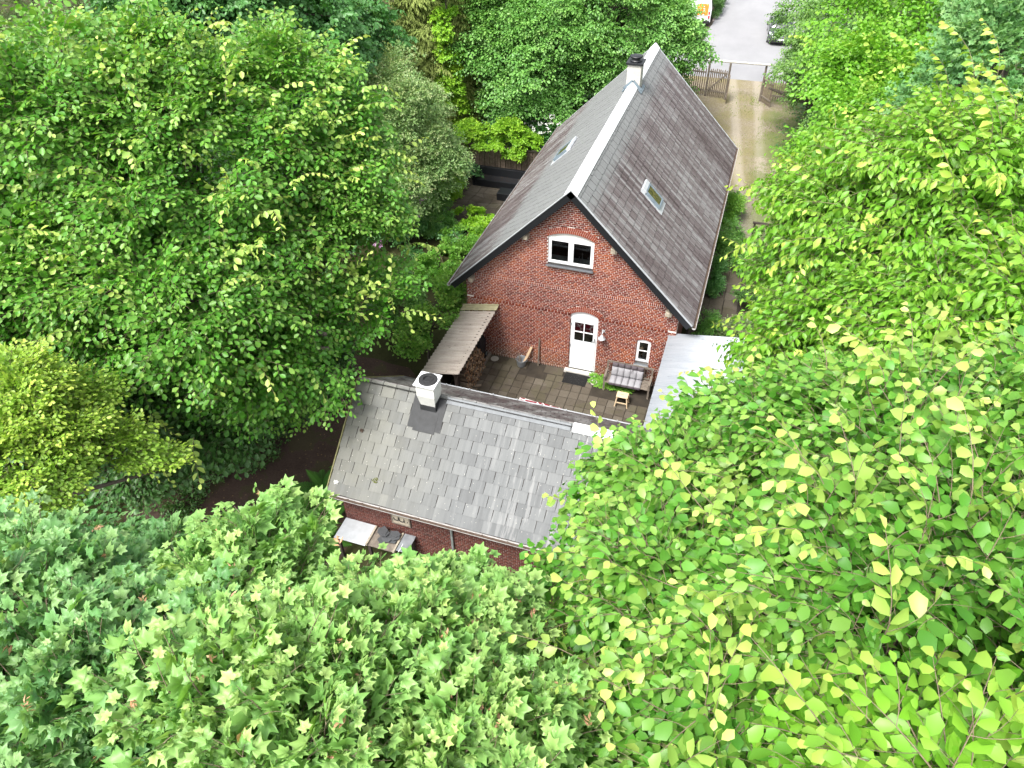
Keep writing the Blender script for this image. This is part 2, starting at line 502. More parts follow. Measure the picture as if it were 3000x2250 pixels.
M['flower_pink'] = m_leaf('flower_pink', (.42, .22, .46), (.55, .34, .58), (.62, .46, .62), .3)
M['flower_white'] = m_leaf('flower_white', (.6, .6, .58), (.72, .72, .70), (.7, .7, .66), .3)
M['grass'] = m_leaf('grass', (.07, .12, .02), (.13, .19, .035), (.24, .26, .09), .3, .7, .15)

# ------------------------------------------------------------------ placing helpers
def part(mb, name, mat, parent, smooth=False, bevel=0, label=None, kind=None):
    """shapes given in world coordinates, made a child of a thing (Empty) or of a part (mesh)"""
    o = mb.build(name, M[mat] if isinstance(mat, str) else mat, parent, smooth, bevel)
    if parent is not None and parent.type == 'EMPTY':
        o.matrix_parent_inverse = Matrix.Translation(-Vector(parent.location)) if not any(parent.rotation_euler) else Matrix.LocRotScale(parent.location, parent.rotation_euler, None).inverted()
    tag(o, label, None, None, kind)
    return o

def lpart(mb, name, mat, parent, smooth=False, bevel=0):
    """shapes given in the thing's own coordinates"""
    return mb.build(name, M[mat], parent, smooth, bevel)

def struct(mb, name, mat, smooth=False):
    return tag(mb.build(name, M[mat], None, smooth), kind="structure")

def sheet(pts, z):
    return MB().add([(x, y, z) for x, y in pts], [tuple(range(len(pts)))])

# ------------------------------------------------------------------ ground, road, paths
mb = MB()
g = 46
def gz(x, y):
    d = max(0, max(-9 - x, x - 15, y - 62, -24 - y))
    return 0.02 * min(d, 60) * sin(x * .11 + 1) * cos(y * .09) - .0
xs = [-300 + 600 * (0.5 + 0.5 * math.copysign(abs(2 * i / g - 1) ** 1.7, i - g / 2)) for i in range(g + 1)]
ys = [v + 15 for v in xs]
vs = [(x, y, gz(x, y) - .012) for y in ys for x in xs]
fs = [(j * (g + 1) + i, j * (g + 1) + i + 1, (j + 1) * (g + 1) + i + 1, (j + 1) * (g + 1) + i) for j in range(g) for i in range(g)]
mb.add(vs, fs)
struct(mb, "ground", 'forest', True)

def ragged(pts, amp=.18, step=.7, seed=1):
    rr = random.Random(seed); out = []
    for (a, b) in zip(pts, pts[1:] + pts[:1]):
        n = max(1, int(math.dist(a, b) / step))
        for i in range(n):
            t = i / n
            out.append((a[0] + (b[0] - a[0]) * t + rr.uniform(-amp, amp), a[1] + (b[1] - a[1]) * t + rr.uniform(-amp, amp)))
    return out
struct(sheet(ragged([(7.6, 8.6), (9.4, 8.4), (10.9, 12), (11.6, 18), (11.5, 26), (10.8, 32.6), (-1, 32.4), (-2, 26), (2, 18), (7.2, 15)], .15), .004), "gravel_drive", 'gravel')
struct(sheet([(-3, 32.05), (12.5, 32.55), (14, 45), (15, 100), (3.85, 100), (3.7, 45), (3.62, 40.3), (2.6, 37.6), (-3, 36.6)], .008), "road", 'asphalt')
struct(sheet(ragged([(-3, 36.4), (2.6, 37.5), (3.66, 40.3), (3.75, 46), (3.7, 54), (-3, 54)], .06), .012), "parking_strip", 'paver')
struct(sheet(ragged([(-1.7, -1.5), (-.2, -3), (-.2, -10.5), (-1.2, -13), (-6.8, -13.6), (-7.2, -10.2), (-5.0, -7.5), (-3.9, -4.5), (-4, -1.5)], .2, .6, 4), .004), "dirt_path", 'path')
mbk = MB()
for i in range(11): mbk.box(3.66, 3.78, 45 + i * 1.6, 46.58 + i * 1.6, 0, .11)
struct(mbk, "kerb", 'mortar_dark')

# courtyard between the two houses: slabs one by one
court = struct(sheet([(.05, .0), (7.6, .0), (7.6, -5.0), (.05, -5.0)], .006), "courtyard", 'soil')
pv_meshes = []
for k in range(5):
    b = MB(); w, h = .163, .169; j = .006; rr = random.Random(k)
    q = [(-w, -h), (w, -h), (w, h), (-w, h)]
    q = [(x + rr.uniform(-j, j), y + rr.uniform(-j, j)) for x, y in q]
    b.add([(x, y, -.04) for x, y in q] + [(x, y, .0) for x, y in q] + [(x * .94, y * .94, .007) for x, y in q],
          [(0, 1, 5, 4), (1, 2, 6, 5), (2, 3, 7, 6), (3, 0, 4, 7), (4, 5, 9, 8), (5, 6, 10, 9), (6, 7, 11, 10), (7, 4, 8, 11), (8, 9, 10, 11)])
    me = b.mesh("paver"); me.materials.append(M['paver']); pv_meshes.append(me)
rr = random.Random(5)
for i in range(19):
    for j in range(13):
        x = .93 + i * .347; y = -.62 - j * .36 + (.02 * sin(i * .7))
        if j == 0 and (2.25 < x < 3.05): continue
        if j <= 1 and x > 5.0: continue
        o = bpy.data.objects.new("paver", rr.choice(pv_meshes))
        o.location = (x, y, .018 + rr.uniform(-.004, .005)); o.rotation_euler = (rr.uniform(-.012, .012), rr.uniform(-.012, .012), rr.choice((0, pi)) + rr.uniform(-.012, .012))
        link(o, court)
b = MB(); b.box(.76, 1.55, -.44, -.012, -.02, .024); part(b, "concrete_slab", 'paver', court)
b = MB(); b.box(1.56, 2.36, -.44, -.012, -.02, .028); part(b, "concrete_slab", 'paver', court)
b = MB(); b.box(3.02, 3.72, -.43, -.012, -.02, .026); part(b, "concrete_slab", 'paver', court)

# side path of two rows of slabs beside the right-hand wall
side = struct(sheet(ragged([(7.6, 1.4), (9.6, 1.2), (9.5, 9.2), (7.6, 9.0)], .08), .003), "side_path", 'soil')
rr = random.Random(9)
for j in range(13):
    for i in range(3):
        w, h = .27, .29
        b = MB(); b.box(-w, w, -h, h, -.03, .0, rr.random())
        o = b.build("slab", M['paver'], side)
        o.location = (7.98 + i * .56 + rr.uniform(-.015, .015), 1.7 + j * .6 + .12 * (i % 2), .02 + rr.uniform(-.006, .006)); o.rotation_euler = (rr.uniform(-.01, .01), rr.uniform(-.01, .01), rr.uniform(-.02, .02))

# crazy paving of the garden terrace
terr = struct(sheet(ragged([(-6.2, 8.6), (-.9, 8.2), (-.7, 13.9), (-6.4, 13.9)], .1), .004), "garden_terrace", 'soil')
L = [[(-6.0 + i * .55 + rr.uniform(-.16, .16), 8.7 + j * .5 + rr.uniform(-.15, .15)) for i in range(11)] for j in range(11)]
for j in range(10):
    for i in range(10):
        q = [L[j][i], L[j][i + 1], L[j + 1][i + 1], L[j + 1][i]]
        cx = sum(p[0] for p in q) / 4; cy = sum(p[1] for p in q) / 4
        q = [(cx + (x - cx) * .94, cy + (y - cy) * .94) for x, y in q]
        z = .02 + rr.uniform(-.004, .004)
        b = MB(); b.add([(x, y, 0) for x, y in q] + [(x, y, z) for x, y in q], [(0, 1, 5, 4), (1, 2, 6, 5), (2, 3, 7, 6), (3, 0, 4, 7), (4, 5, 6, 7)], rr.random())
        b.build("flagstone", M['paver'], terr)

# ------------------------------------------------------------------ brick walls
CH = .0667
def arch_geo(x0, x1, zs, rise):
    c = x1 - x0; Rr = (c * c / 4 + rise * rise) / (2 * rise)
    return dict(x0=x0, x1=x1, xc=(x0 + x1) / 2, zs=zs, R=Rr, zc=zs + rise - Rr, a=math.asin(c / 2 / Rr))
def hole_at(o, z):
    """opening with the arch ring above it, as an x interval at height z"""
    A = o['arch']
    if z < o['z0']: return None
    if z <= A['zs']: return (A['x0'], A['x1'])
    Re = A['R'] + o['ring']; dz = z - A['zc']
    if dz >= Re: return None
    hw = min(sqrt(Re * Re - dz * dz), dz * math.tan(A['a']))
    if z < A['zs'] + .02: hw = max(hw, (A['x1'] - A['x0']) / 2)
    return (A['xc'] - hw, A['xc'] + hw)
def subtract(iv, holes):
    out = [iv]
    for h in holes:
        nw = []
        for a, b in out:
            if h[1] <= a or h[0] >= b: nw.append((a, b)); continue
            if h[0] > a: nw.append((a, h[0]))
            if h[1] < b: nw.append((h[1], b))
        out = nw
    return out

def brick_wall(courses, xlim, holes, y, depth=.10):
    """courses (z0, h, kind) -> bricks [(x0,x1,z0,z1,kind,yoff)], mortar intervals [(x0,x1,z0,z1)]"""
    bricks, mortar = [], []
    jt = .0145; ns = 0
    for (z0, h, kind) in courses:
        zm = z0 + h / 2
        lo, hi = xlim(zm)
        if hi - lo < .05: continue
        hs_ = [q for q in (hole_at(o, zm) for o in holes) if q]
        ivs = subtract((lo, hi), hs_)
        for a, b in ivs: mortar.append((a + (.004 if a > lo else 0), b - (.004 if b < hi else 0), z0, z0 + h))
        if kind == 'S': p = .24; off = .12 * (ns % 2); ns += 1
        elif kind == 'H': p = .12; off = .06
        elif kind == 'R': p = CH; off = 0
        else: p = .12; off = 0
        n0 = int(math.floor((lo - off) / p)) - 1
        x = off + n0 * p
        while x < hi:
            for a, b in ivs:
                u, v = max(x + jt / 2, a), min(x + p - jt / 2, b)
                if v - u > .02: bricks.append((u, v, z0 + jt / 2, z0 + h - jt / 2, kind))
            x += p
    return bricks, mortar

BOXV = np.array([(-1, -1, -1), (1, -1, -1), (1, 1, -1), (-1, 1, -1), (-1, -1, 1), (1, -1, 1), (1, 1, 1), (-1, 1, 1)], float) * .5
BOXF = np.array(MB.BF)
def boxes_obj(name, cs, ss, mat, parent, tint, kind=None):
    cs = np.array(cs); ss = np.array(ss)
    V = (cs[:, None, :] + BOXV[None] * ss[:, None, :]).reshape(-1, 3)
    F = (BOXF[None] + (np.arange(len(cs)) * 8)[:, None, None]).reshape(-1, 4)
    me = np_mesh(name, V, F, M[mat], {"tint": np.repeat(tint, 8)})
    o = bpy.data.objects.new(name, me); link(o, parent)
    if parent.type == 'EMPTY': o.matrix_parent_inverse = Matrix.Translation(-Vector(parent.location))
    return tag(o, kind=kind)
_box_cache = {}
def box_mesh(name, size, mat):
    k = (name, tuple(round(s, 3) for s in size), mat)
    if k not in _box_cache:
        b = MB(); sx, sy, sz = [s / 2 for s in k[1]]; b.box(-sx, sx, -sy, sy, -sz, sz)
        me = b.mesh(name); me.materials.append(M[mat]); _box_cache[k] = me
    return _box_cache[k]

W, XR, RZ, K45 = 7.474, 3.737, 7.3056, 0.9879
TH = math.atan(K45)
house = thing("brick_house", "large red brick house with steep slate roof and white ridge, gable towards the courtyard", "house", (XR, 7, 0))

rake = lambda z: (max(0, XR - (RZ - .16 - z) / K45), min(W, XR + (RZ - .16 - z) / K45))
courses = [(0, .12, 'R')]; z = .12
for n, band in ((9, 'R'), (25, 'T'), (13, 'R'), (60, None)):
    for i in range(n):
        courses.append((z, CH, 'S' if i % 2 == 0 else 'H')); z += CH
    if band == 'R': courses.append((z, .12, 'R')); z += .12
    if band == 'T': courses.append((z, CH, 'T')); z += CH
door_o = dict(z0=.0, arch=arch_geo(3.842, 4.828, 2.53, .16), ring=.235)
win_o = dict(z0=4.30, arch=arch_geo(2.966, 4.503, 5.451, .18), ring=.235)
sw_o = dict(z0=.84, arch=arch_geo(6.223, 6.710, 1.928, .075), ring=.125)
bricks, mortar = brick_wall(courses, rake, (door_o, win_o, sw_o), 0)
mb = MB()
for a, b, z0, z1 in mortar: mb.box(a, b, .007, .30, z0, z1)
gable = part(mb, "gable_wall", 'mortar', house)
rr = random.Random(11)
cand = sorted([b for b in bricks if b[4] == 'S' and b[1] - b[0] > .22], key=lambda b: -b[2])
indiv = set(cand[:190])
cs, ss, tt = [], [], []
def brick_obj(name, loc, size, mat, parent, rot=None, tint=None):
    o = bpy.data.objects.new(name, box_mesh(name, size, mat)); o.location = loc
    if rot: o.rotation_euler = rot
    return link(o, parent)
for b in bricks:
    x0, x1, z0, z1, kd = b
    yo = -.045 if kd == 'T' else -abs(rr.gauss(0, .0015))
    c = ((x0 + x1) / 2, yo + .05, (z0 + z1) / 2); s_ = (x1 - x0, .10, z1 - z0)
    if kd == 'T':      # saw-tooth string course: bricks set at an angle
        if .22 < c[0] < 7.25: brick_obj("brick", (c[0], .03, c[2]), (.11, .11, .055), 'brick', gable, (0, 0, R(38)))
        continue
    if b in indiv: brick_obj("brick", c, s_, 'brick', gable)
    else: cs.append(c); ss.append(s_); tt.append(rr.random())
boxes_obj("brick_field", cs, ss, 'brick', gable, np.array(tt), "stuff")
def arch_ring(o, rings, parent, mat='brick_arch'):
    A = o['arch']
    for k in range(rings):
        r0 = A['R'] + .008 + k * .115; rm = r0 + .052
        n = int(round(2 * A['a'] * rm / CH)); st = 2 * A['a'] / n
        for i in range(n):
            t = -A['a'] + (i + .5) * st
            brick_obj("brick", (A['xc'] + rm * sin(t), .048 - .006, A['zc'] + rm * cos(t)), (st * rm - .011, .10, .104), mat, parent, (0, t, 0))
    b = MB(); n = 24
    rin, rout = A['R'] + .004, A['R'] + .115 * rings + .006
    vs, fs = [], []
    for i in range(n + 1):
        t = -A['a'] + 2 * A['a'] * i / n
        for r_, y_ in ((rin, .004), (rout, .004), (rin, .30), (rout, .30)): vs.append((A['xc'] + r_ * sin(t), y_, A['zc'] + r_ * cos(t)))
    for i in range(n):
        p, q = i * 4, i * 4 + 4
        fs += [(p, p + 1, q + 1, q), (p, q, q + 2, p + 2), (p + 1, p + 3, q + 3, q + 1)]
    b.add(vs, fs)
    part(b, "arch_mortar", 'mortar', parent)
for o, n in ((door_o, 2), (win_o, 2), (sw_o, 1)): arch_ring(o, n, gable)

# other walls and the inside floor (dark rooms behind the panes)
mb = MB()
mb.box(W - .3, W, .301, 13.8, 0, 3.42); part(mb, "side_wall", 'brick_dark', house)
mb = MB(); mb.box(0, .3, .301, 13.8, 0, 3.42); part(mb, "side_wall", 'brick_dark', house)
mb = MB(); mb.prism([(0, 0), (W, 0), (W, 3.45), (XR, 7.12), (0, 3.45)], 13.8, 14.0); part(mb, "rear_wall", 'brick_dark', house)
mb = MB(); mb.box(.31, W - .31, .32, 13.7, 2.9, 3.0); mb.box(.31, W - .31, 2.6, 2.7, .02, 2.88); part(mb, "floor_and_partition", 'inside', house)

# --- openings
def fan(o, y0, y1, zb, inset=0.0, n=14):
    """arched panel between zb and the arch"""
    A = o['arch']; poly = [(A['x1'] - inset, zb), (A['x0'] + inset, zb)]
    aa = math.asin((A['x1'] - A['x0'] - 2 * inset) / 2 / (A['R'] - inset))
    for i in range(n + 1):
        t = -aa + 2 * aa * i / n
        poly.append((A['xc'] + (A['R'] - inset) * sin(t), A['zc'] + (A['R'] - inset) * cos(t)))
    return MB().prism(poly[::-1], y0, y1)
def frame(b, x0, x1, z0, z1, w, y0, y1):
    b.box(x0, x0 + w, y0, y1, z0, z1); b.box(x1 - w, x1, y0, y1, z0, z1)
    b.box(x0 + w, x1 - w, y0, y1, z0, z0 + w); b.box(x0 + w, x1 - w, y0, y1, z1 - w, z1)
    return b

win = part(fan(win_o, .06, .12, 5.40), "window", 'white_dirty', house)
b = MB(); frame(b, 2.972, 4.497, 4.45, 5.40, .05, .05, .13); b.box(3.705, 3.765, .05, .13, 4.50, 5.35); part(b, "frame", 'white', win, bevel=.004)
for x0, x1 in ((3.024, 3.703), (3.767, 4.445)):
    b = MB(); frame(b, x0, x1, 4.502, 5.348, .055, .035, .09); sash = part(b, "sash", 'white', win, bevel=.004)
    b = MB(); b.box(x0 + .05, x1 - .05, .06, .066, 4.55, 5.30); part(b, "pane", 'glass', win)
b = MB(); b.obox((3.735, -.02, 4.385), (.80, 0, 0), (0, .11, -.045), (0, .01, .022)); part(b, "sill", 'lead', win)
b = MB(); b.box(3.0, 4.48, .14, .42, 4.50, 4.53); part(b, "inner_sill", 'curtain', win)
door = part(fan(door_o, .07, .12, 2.34), "door", 'white', house)
b = MB(); frame(b, 3.846, 4.824, .10, 2.34, .05, .055, .14); part(b, "frame", 'white', door, bevel=.004)
b = MB()
x0, x1, zb, zt = 3.90, 4.77, .13, 2.285
b.box(x0, 4.0, .03, .085, zb, zt); b.box(4.67, x1, .03, .085, zb, zt)
b.box(4.0, 4.67, .03, .085, zb, .34); b.box(4.0, 4.67, .03, .085, 1.13, 1.40); b.box(4.0, 4.67, .03, .085, 2.20, zt)
b.box(4.0, 4.67, .045, .075, .34, 1.13)
b.box(4.0, 4.67, .022, .045, .34, .36); b.box(4.0, 4.67, .022, .045, 1.11, 1.13)
b.box(4.318, 4.352, .035, .08, 1.40, 2.20); b.box(4.0, 4.318, .035, .08, 1.78, 1.815); b.box(4.352, 4.67, .035, .08, 1.78, 1.815)
leaf = part(b, "leaf", 'white', door, bevel=.004)
for xa, xb in ((4.0, 4.318), (4.352, 4.67)):
    for za, zb_ in ((1.40, 1.78), (1.815, 2.20)):
        b = MB(); b.box(xa, xb, .055, .061, za, zb_); part(b, "pane", 'glass', door)
b = MB(); b.box(4.715, 4.75, .012, .03, 1.46, 1.62); b.bar((4.735, .0, 1.50), (4.64, .0, 1.50), .02, .02); part(b, "handle", 'zinc', door)
for z_ in (.35, 1.15, 2.1):
    b = MB(); b.tube([(3.875, .02, z_ - .05), (3.875, .02, z_ + .05)], .014, 8); part(b, "hinge", 'zinc', door)
b = MB(); b.box(3.72, 4.90, -.17, .02, .0, .095); part(b, "doorstep", 'cream', house, bevel=.01)
sw = part(fan(sw_o, .06, .12, 1.90), "window", 'white', house)
b = MB(); frame(b, 6.227, 6.706, 1.0, 1.93, .04, .05, .13); part(b, "frame", 'white', sw, bevel=.004)
b = MB(); frame(b, 6.268, 6.665, 1.042, 1.90, .052, .035, .09); b.box(6.32, 6.613, .04, .085, 1.47, 1.50); part(b, "sash", 'white', sw, bevel=.004)
for za, zb_ in ((1.09, 1.47), (1.50, 1.85)):
    b = MB(); b.box(6.32, 6.613, .06, .066, za, zb_); part(b, "pane", 'glass', sw)
b = MB(); b.obox((6.466, -.03, .915), (.265, 0, 0), (0, .12, -.05), (0, .01, .022)); part(b, "sill", 'zinc', sw)
b = MB(); b.box(6.24, 6.69, .14, .40, 1.03, 1.055); part(b, "inner_sill", 'curtain', sw)

# --- roof
def slope_frame(sgn, xr, rz, th, axis='x'):
    if axis == 'x':
        es = Vector((sgn * cos(th), 0, -sin(th))); n = Vector((sgn * sin(th), 0, cos(th))); o = Vector((xr, 0, rz)); ew = n.cross(es)
    else:
        es = Vector((0, sgn * cos(th), -sin(th))); n = Vector((0, sgn * sin(th), cos(th))); o = Vector((0, xr, rz)); ew = n.cross(es)
    return o, es, ew, n
def slate_template(rr, lenr, wid):
    j = .006
    q = [(-lenr, -wid / 2), (0 + rr.uniform(-j, j), -wid / 2), (0 + rr.uniform(-j, j), wid / 2), (-lenr, wid / 2)]
    if rr.random() < .4:      # chipped corner
        c = rr.uniform(.015, .05); sg = rr.choice((0, 1))
        q = [q[0], (q[1][0] - c, q[1][1]), (q[1][0], q[1][1] + c), q[2], q[3]] if sg else [q[0], q[1], (q[2][0], q[2][1] - c), (q[2][0] - c, q[2][1]), q[3]]
    n = len(q)
    zz = lambda x: .030 + (x / lenr) * .024
    vs = [(x, y, zz(x) - .015) for x, y in q] + [(x, y, zz(x)) for x, y in q]
    fs = [tuple(range(n, 2 * n))] + [(i, (i + 1) % n, (i + 1) % n + n, i + n) for i in range(n)]
    return vs, fs
def lay_slates(fr, smin, smax, wmin, wmax, expo, wid, rr, seed_off=.5):
    o, es, ew, n = fr
    rows = int(math.ceil((smax - smin) / expo)); out = []
    for i in range(rows):
        s_ = min(smin + (i + 1) * expo, smax)
        off = (i % 2) * wid / 2 + rr.uniform(-.02, .02)
        x = wmin - wid + off
        while x < wmax:
            a, b = max(x, wmin), min(x + wid, wmax)
            if b - a > .05:
                out.append((s_, (a + b) / 2, (b - a) / wid))
            x += wid
    return out
def build_slates(fr, lst, expo, wid, mat, parent, n_ind, score, rr, stuff_name="slate_field", lap=.10):
    o, es, ew, n = fr
    tm = []
    for k in range(8):
        vs, fs = slate_template(rr, expo + lap, wid - .016)
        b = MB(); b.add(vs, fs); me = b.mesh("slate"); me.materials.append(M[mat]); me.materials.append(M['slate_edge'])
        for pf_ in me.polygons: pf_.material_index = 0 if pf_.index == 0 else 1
        tm.append((me, vs, fs))
    order = sorted(lst, key=lambda q: -score(o + es * q[0] + ew * q[1], q))
    ind = set(id(q) for q in order[:n_ind])
    bb = MB(); bb.top = []
    Bm = Matrix((es, ew, n)).transposed()
    for q in lst:
        s_, w_, f = q
        me, vs, fs = rr.choice(tm)
        rot = Bm @ Matrix.Rotation(rr.gauss(0, .006), 3, 'Z')
        p = o + es * (s_ + rr.gauss(0, .004)) + ew * w_ + n * rr.uniform(0, .003)
        if id(q) in ind:
            ob = bpy.data.objects.new("slate", me)
            ob.matrix_basis = Matrix.Translation(p) @ rot.to_4x4() @ Matrix.Diagonal((1, f, 1, 1))
            link(ob, parent)
        else:
            bb.add([p + rot @ Vector((v[0], v[1] * f, v[2])) for v in vs], fs, rr.random()); bb.top += [0] + [1] * (len(fs) - 1)
    if bb.v:
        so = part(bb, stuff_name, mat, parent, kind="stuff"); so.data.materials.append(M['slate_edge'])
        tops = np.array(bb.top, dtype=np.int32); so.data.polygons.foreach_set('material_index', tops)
RY0, RY1, SE = -.30, 14.12, 5.95
deck = MB()
x0_, zz = -.4975, RZ - .03
prof = [(-.48, RZ - 4.217 * K45 - .035), (XR, RZ - .035), (W + .48, RZ - 4.217 * K45 - .035), (W + .48, RZ - 4.217 * K45 - .13), (XR, RZ - .16), (-.48, RZ - 4.217 * K45 - .13)]
deck.prism(prof[::-1], RY0 + .02, RY1 - .02)
roof = part(deck, "roof", 'wood_dark', house)
frR = slope_frame(1, XR, RZ - .03, TH); frL = slope_frame(-1, XR, RZ - .03, TH)
CP = cam.location
rr = random.Random(3)
lst = lay_slates(frR, .05, SE, -RY1, -RY0, .298, .40, rr) if frR[2].y < 0 else lay_slates(frR, .05, SE, RY0, RY1, .298, .40, rr)
sc = lambda p, q: (-(p - CP).length if q[2] > .9 else -999)
build_slates(frR, lst, .298, .40, 'slate', roof, 300, sc, rr)
lst = lay_slates(frL, .05, SE, -RY1, -RY0, .298, .40, rr) if frL[2].y < 0 else lay_slates(frL, .05, SE, RY0, RY1, .298, .40, rr)
build_slates(frL, lst, .298, .40, 'slate', roof, 0, sc, rr)
# ridge capping in overlapping lengths
y = RY0 - .02; k = 0
while y < RY1:
    y2 = min(y + 1.8, RY1 + .02)
    if y < 9.1 < y2: y2 = 9.06
    b = MB(); t_ = .012 + .003 * (k % 2)
    w = .21; zr = RZ + .02 + t_
    b.add([(XR - w, y, zr - w * .93), (XR - .03, y, zr), (XR + .03, y, zr), (XR + w, y, zr - w * .93), (XR - w, y2, zr - w * .93), (XR - .03, y2, zr), (XR + .03, y2, zr), (XR + w, y2, zr - w * .93),
           (XR - w, y, zr - w * .93 - .03), (XR + w, y, zr - w * .93 - .03), (XR, y, zr - .05)],
          [(0, 1, 5, 4), (1, 2, 6, 5), (2, 3, 7, 6), (0, 8, 10, 1), (1, 10, 2), (2, 10, 9, 3)])
    part(b, "ridge_cap", 'ridge', roof)
    y = 9.66 if y2 == 9.06 else y2; k += 1
# verge boards: black barge board with a pale capping, front and rear
for yy, nm in ((RY0, -1), (RY1, 1)):
    for sg in (-1, 1):
        ex, ez = XR + sg * 4.22, RZ - 4.22 * K45
        b = MB(); nrm = Vector((sg * sin(TH), 0, cos(TH)))
        a_, b_ = Vector((XR, yy, RZ)), Vector((ex, yy, ez))
        b.bar(a_ - nrm * .13, b_ - nrm * .13, .03, .20, up=nrm); part(b, "barge_board", 'black', roof)
        b = MB(); b.bar(a_ + nrm * .0, b_ + nrm * .0, .07, .022, up=nrm); part(b, "verge_capping", 'zinc_light', roof)
# gutters
def gutter(a, b, r, parent, mat='gutter', name="gutter", leaves=True):
    a, b = Vector(a), Vector(b); d = (b - a).normalized(); s_ = d.cross(Vector((0, 0, 1))).normalized()
    mbx = MB(); n = 8; vs, fs = [], []
    for p in (a, b):
        for rad in (r, r - .008):
            for i in range(n + 1):
                t = pi * i / n
                vs.append(p + s_ * (rad * cos(t)) - Vector((0, 0, rad * sin(t))))
    m = n + 1
    for i in range(n):
        fs += [(i, i + 1, 2 * m + i + 1, 2 * m + i), (m + i + 1, m + i, 3 * m + i, 3 * m + i + 1)]
    for i, j in ((0, m), (n, m + n)): fs.append((i, j, 2 * m + j, 2 * m + i))
    fs += [tuple(range(m)), tuple(range(2 * m, 3 * m))[::-1]]
    mbx.add(vs, fs)
    o = part(mbx, name, mat, parent)
    if leaves:
        lb = MB(); lr = random.Random(4); n_ = int((b - a).length * 14)
        w_ = s_ * r * .78; h_ = Vector((0, 0, r * .55)); lb.add([a - w_ - h_, a + w_ - h_, b + w_ - h_, b - w_ - h_], [(0, 1, 2, 3)])
        for i in range(n_):
            p = a + (b - a) * lr.random() + s_ * lr.uniform(-r * .6, r * .6) - Vector((0, 0, r * lr.uniform(.3, .55)))
            u = Vector((lr.uniform(-1, 1), lr.uniform(-1, 1), lr.uniform(-.3, .3))).normalized() * .03; v_ = u.cross(Vector((0, 0, 1))) * .8
            lb.add([p - u, p + v_, p + u, p - v_], [(0, 1, 2, 3)], lr.random())
        part(lb, "leaf_litter", 'litter', o, kind="stuff")
    return o
M['litter'] = plain('leaf_litter', (.075, .05, .036), .95, .5, 20)
gl = RZ - 4.2345 * K45 - .04
for sg in (-1, 1):
    gx = XR + sg * (4.2345 + .055)
    gutter((gx, RY0 - .02, gl), (gx, RY1 + .02, gl), .065, house)
# purlin ends
for x, zc_ in ((2.26, 5.40), (5.15, 5.38), (.27, 3.38), (7.12, 3.36)):
    b = MB(); sg = -1 if x < XR else 1
    b.obox((x, -.12, zc_), (.075, 0, 0), (0, .13, 0), (0, 0, .085)); b.obox((x + .1 * sg, -.10, zc_ - .03), (.03, 0, 0), (0, .11, 0), (0, 0, .06))
    part(b, "purlin_end", 'wood_beam', house, bevel=.012)
# skylights
def skylight(fr, y0, y1, s0, s1, sgn, tint_mat):
    o, es, ew, n = fr
    P = lambda s_, y_, h: o + es * s_ + Vector((0, y_, 0)) + n * h
    ey = Vector((0, 1, 0))
    yc, scn = (y0 + y1) / 2, (s0 + s1) / 2
    b = MB(); b.obox(P(scn + .03, yc, .03), es * ((s1 - s0) / 2 + .17), ey * ((y1 - y0) / 2 + .09), n * .012)
    sk = part(b, "skylight", 'zinc_light', roof)
    b = MB(); w = .07
    for ya in (y0 + w / 2, y1 - w / 2): b.obox(P(scn, ya, .09), es * ((s1 - s0) / 2), ey * (w / 2), n * .05)
    for sa in (s0 + w / 2, s1 - w / 2): b.obox(P(sa, yc, .088), es * (w / 2), ey * ((y1 - y0) / 2 - w), n * .048)
    part(b, "frame", 'flash_blue', sk, bevel=.006)
    b = MB(); b.obox(P(scn, yc, .105), es * ((s1 - s0) / 2 - w), ey * ((y1 - y0) / 2 - w), n * .006); part(b, "pane", tint_mat, sk)
    b = MB(); b.obox(P(s0 - .06, yc, .085), es * .11, ey * ((y1 - y0) / 2 + .03), n * .05); part(b, "hood", 'zinc_light', sk, bevel=.02)
def m_skypane():
    t = NT('skylight_pane')
    n = t.noise(t.pos(), 5, 4, .7)
    c = t.ramp(n, [(.35, (.03, .035, .012)), (.6, (.10, .09, .025)), (.75, (.22, .15, .06))])
    return t.done(c, .12, .5)
M['skypane'] = m_skypane()
skylight(frR, 3.40, 4.08, 2.33, 3.12, 1, 'skypane')
skylight(frL, 6.15, 7.12, 2.45, 3.2, -1, 'skypane')
# chimney on the ridge
b = MB(); b.box(XR - .27, XR + .27, 9.08, 9.64, 6.7, 7.98); chim = part(b, "chimney", 'cream', house, bevel=.01)
b = MB(); b.box(XR - .33, XR + .33, 9.02, 9.70, 7.985, 8.07); part(b, "cap", 'black', chim, bevel=.01)
b = MB(); b.lathe([(.0, 8.075), (.24, 8.075), (.24, 8.10), (.17, 8.12), (.15, 8.20), (.25, 8.21), (.26, 8.25), (.2, 8.27), (.0, 8.28)], (XR, 9.36, 0), 24); part(b, "cowl", 'black', chim, True)
b = MB()
for sg in (-1, 1):
    a_ = Vector((XR, 9.05, RZ + .09)); e_ = Vector((XR + sg * .33, 9.05, RZ + .09 - .33 * K45)); nrm = Vector((sg * sin(TH), 0, cos(TH)))
    b.bar(a_, e_, .03, .13, up=nrm)
    b.obox((XR + sg * .34, 9.35, RZ - .34 * K45 + .05), (.06 * cos(TH), 0, -.06 * sin(TH) * sg), (0, .40, 0), (sg * .012, 0, .012))
part(b, "flashing", 'flash_blue', chim)

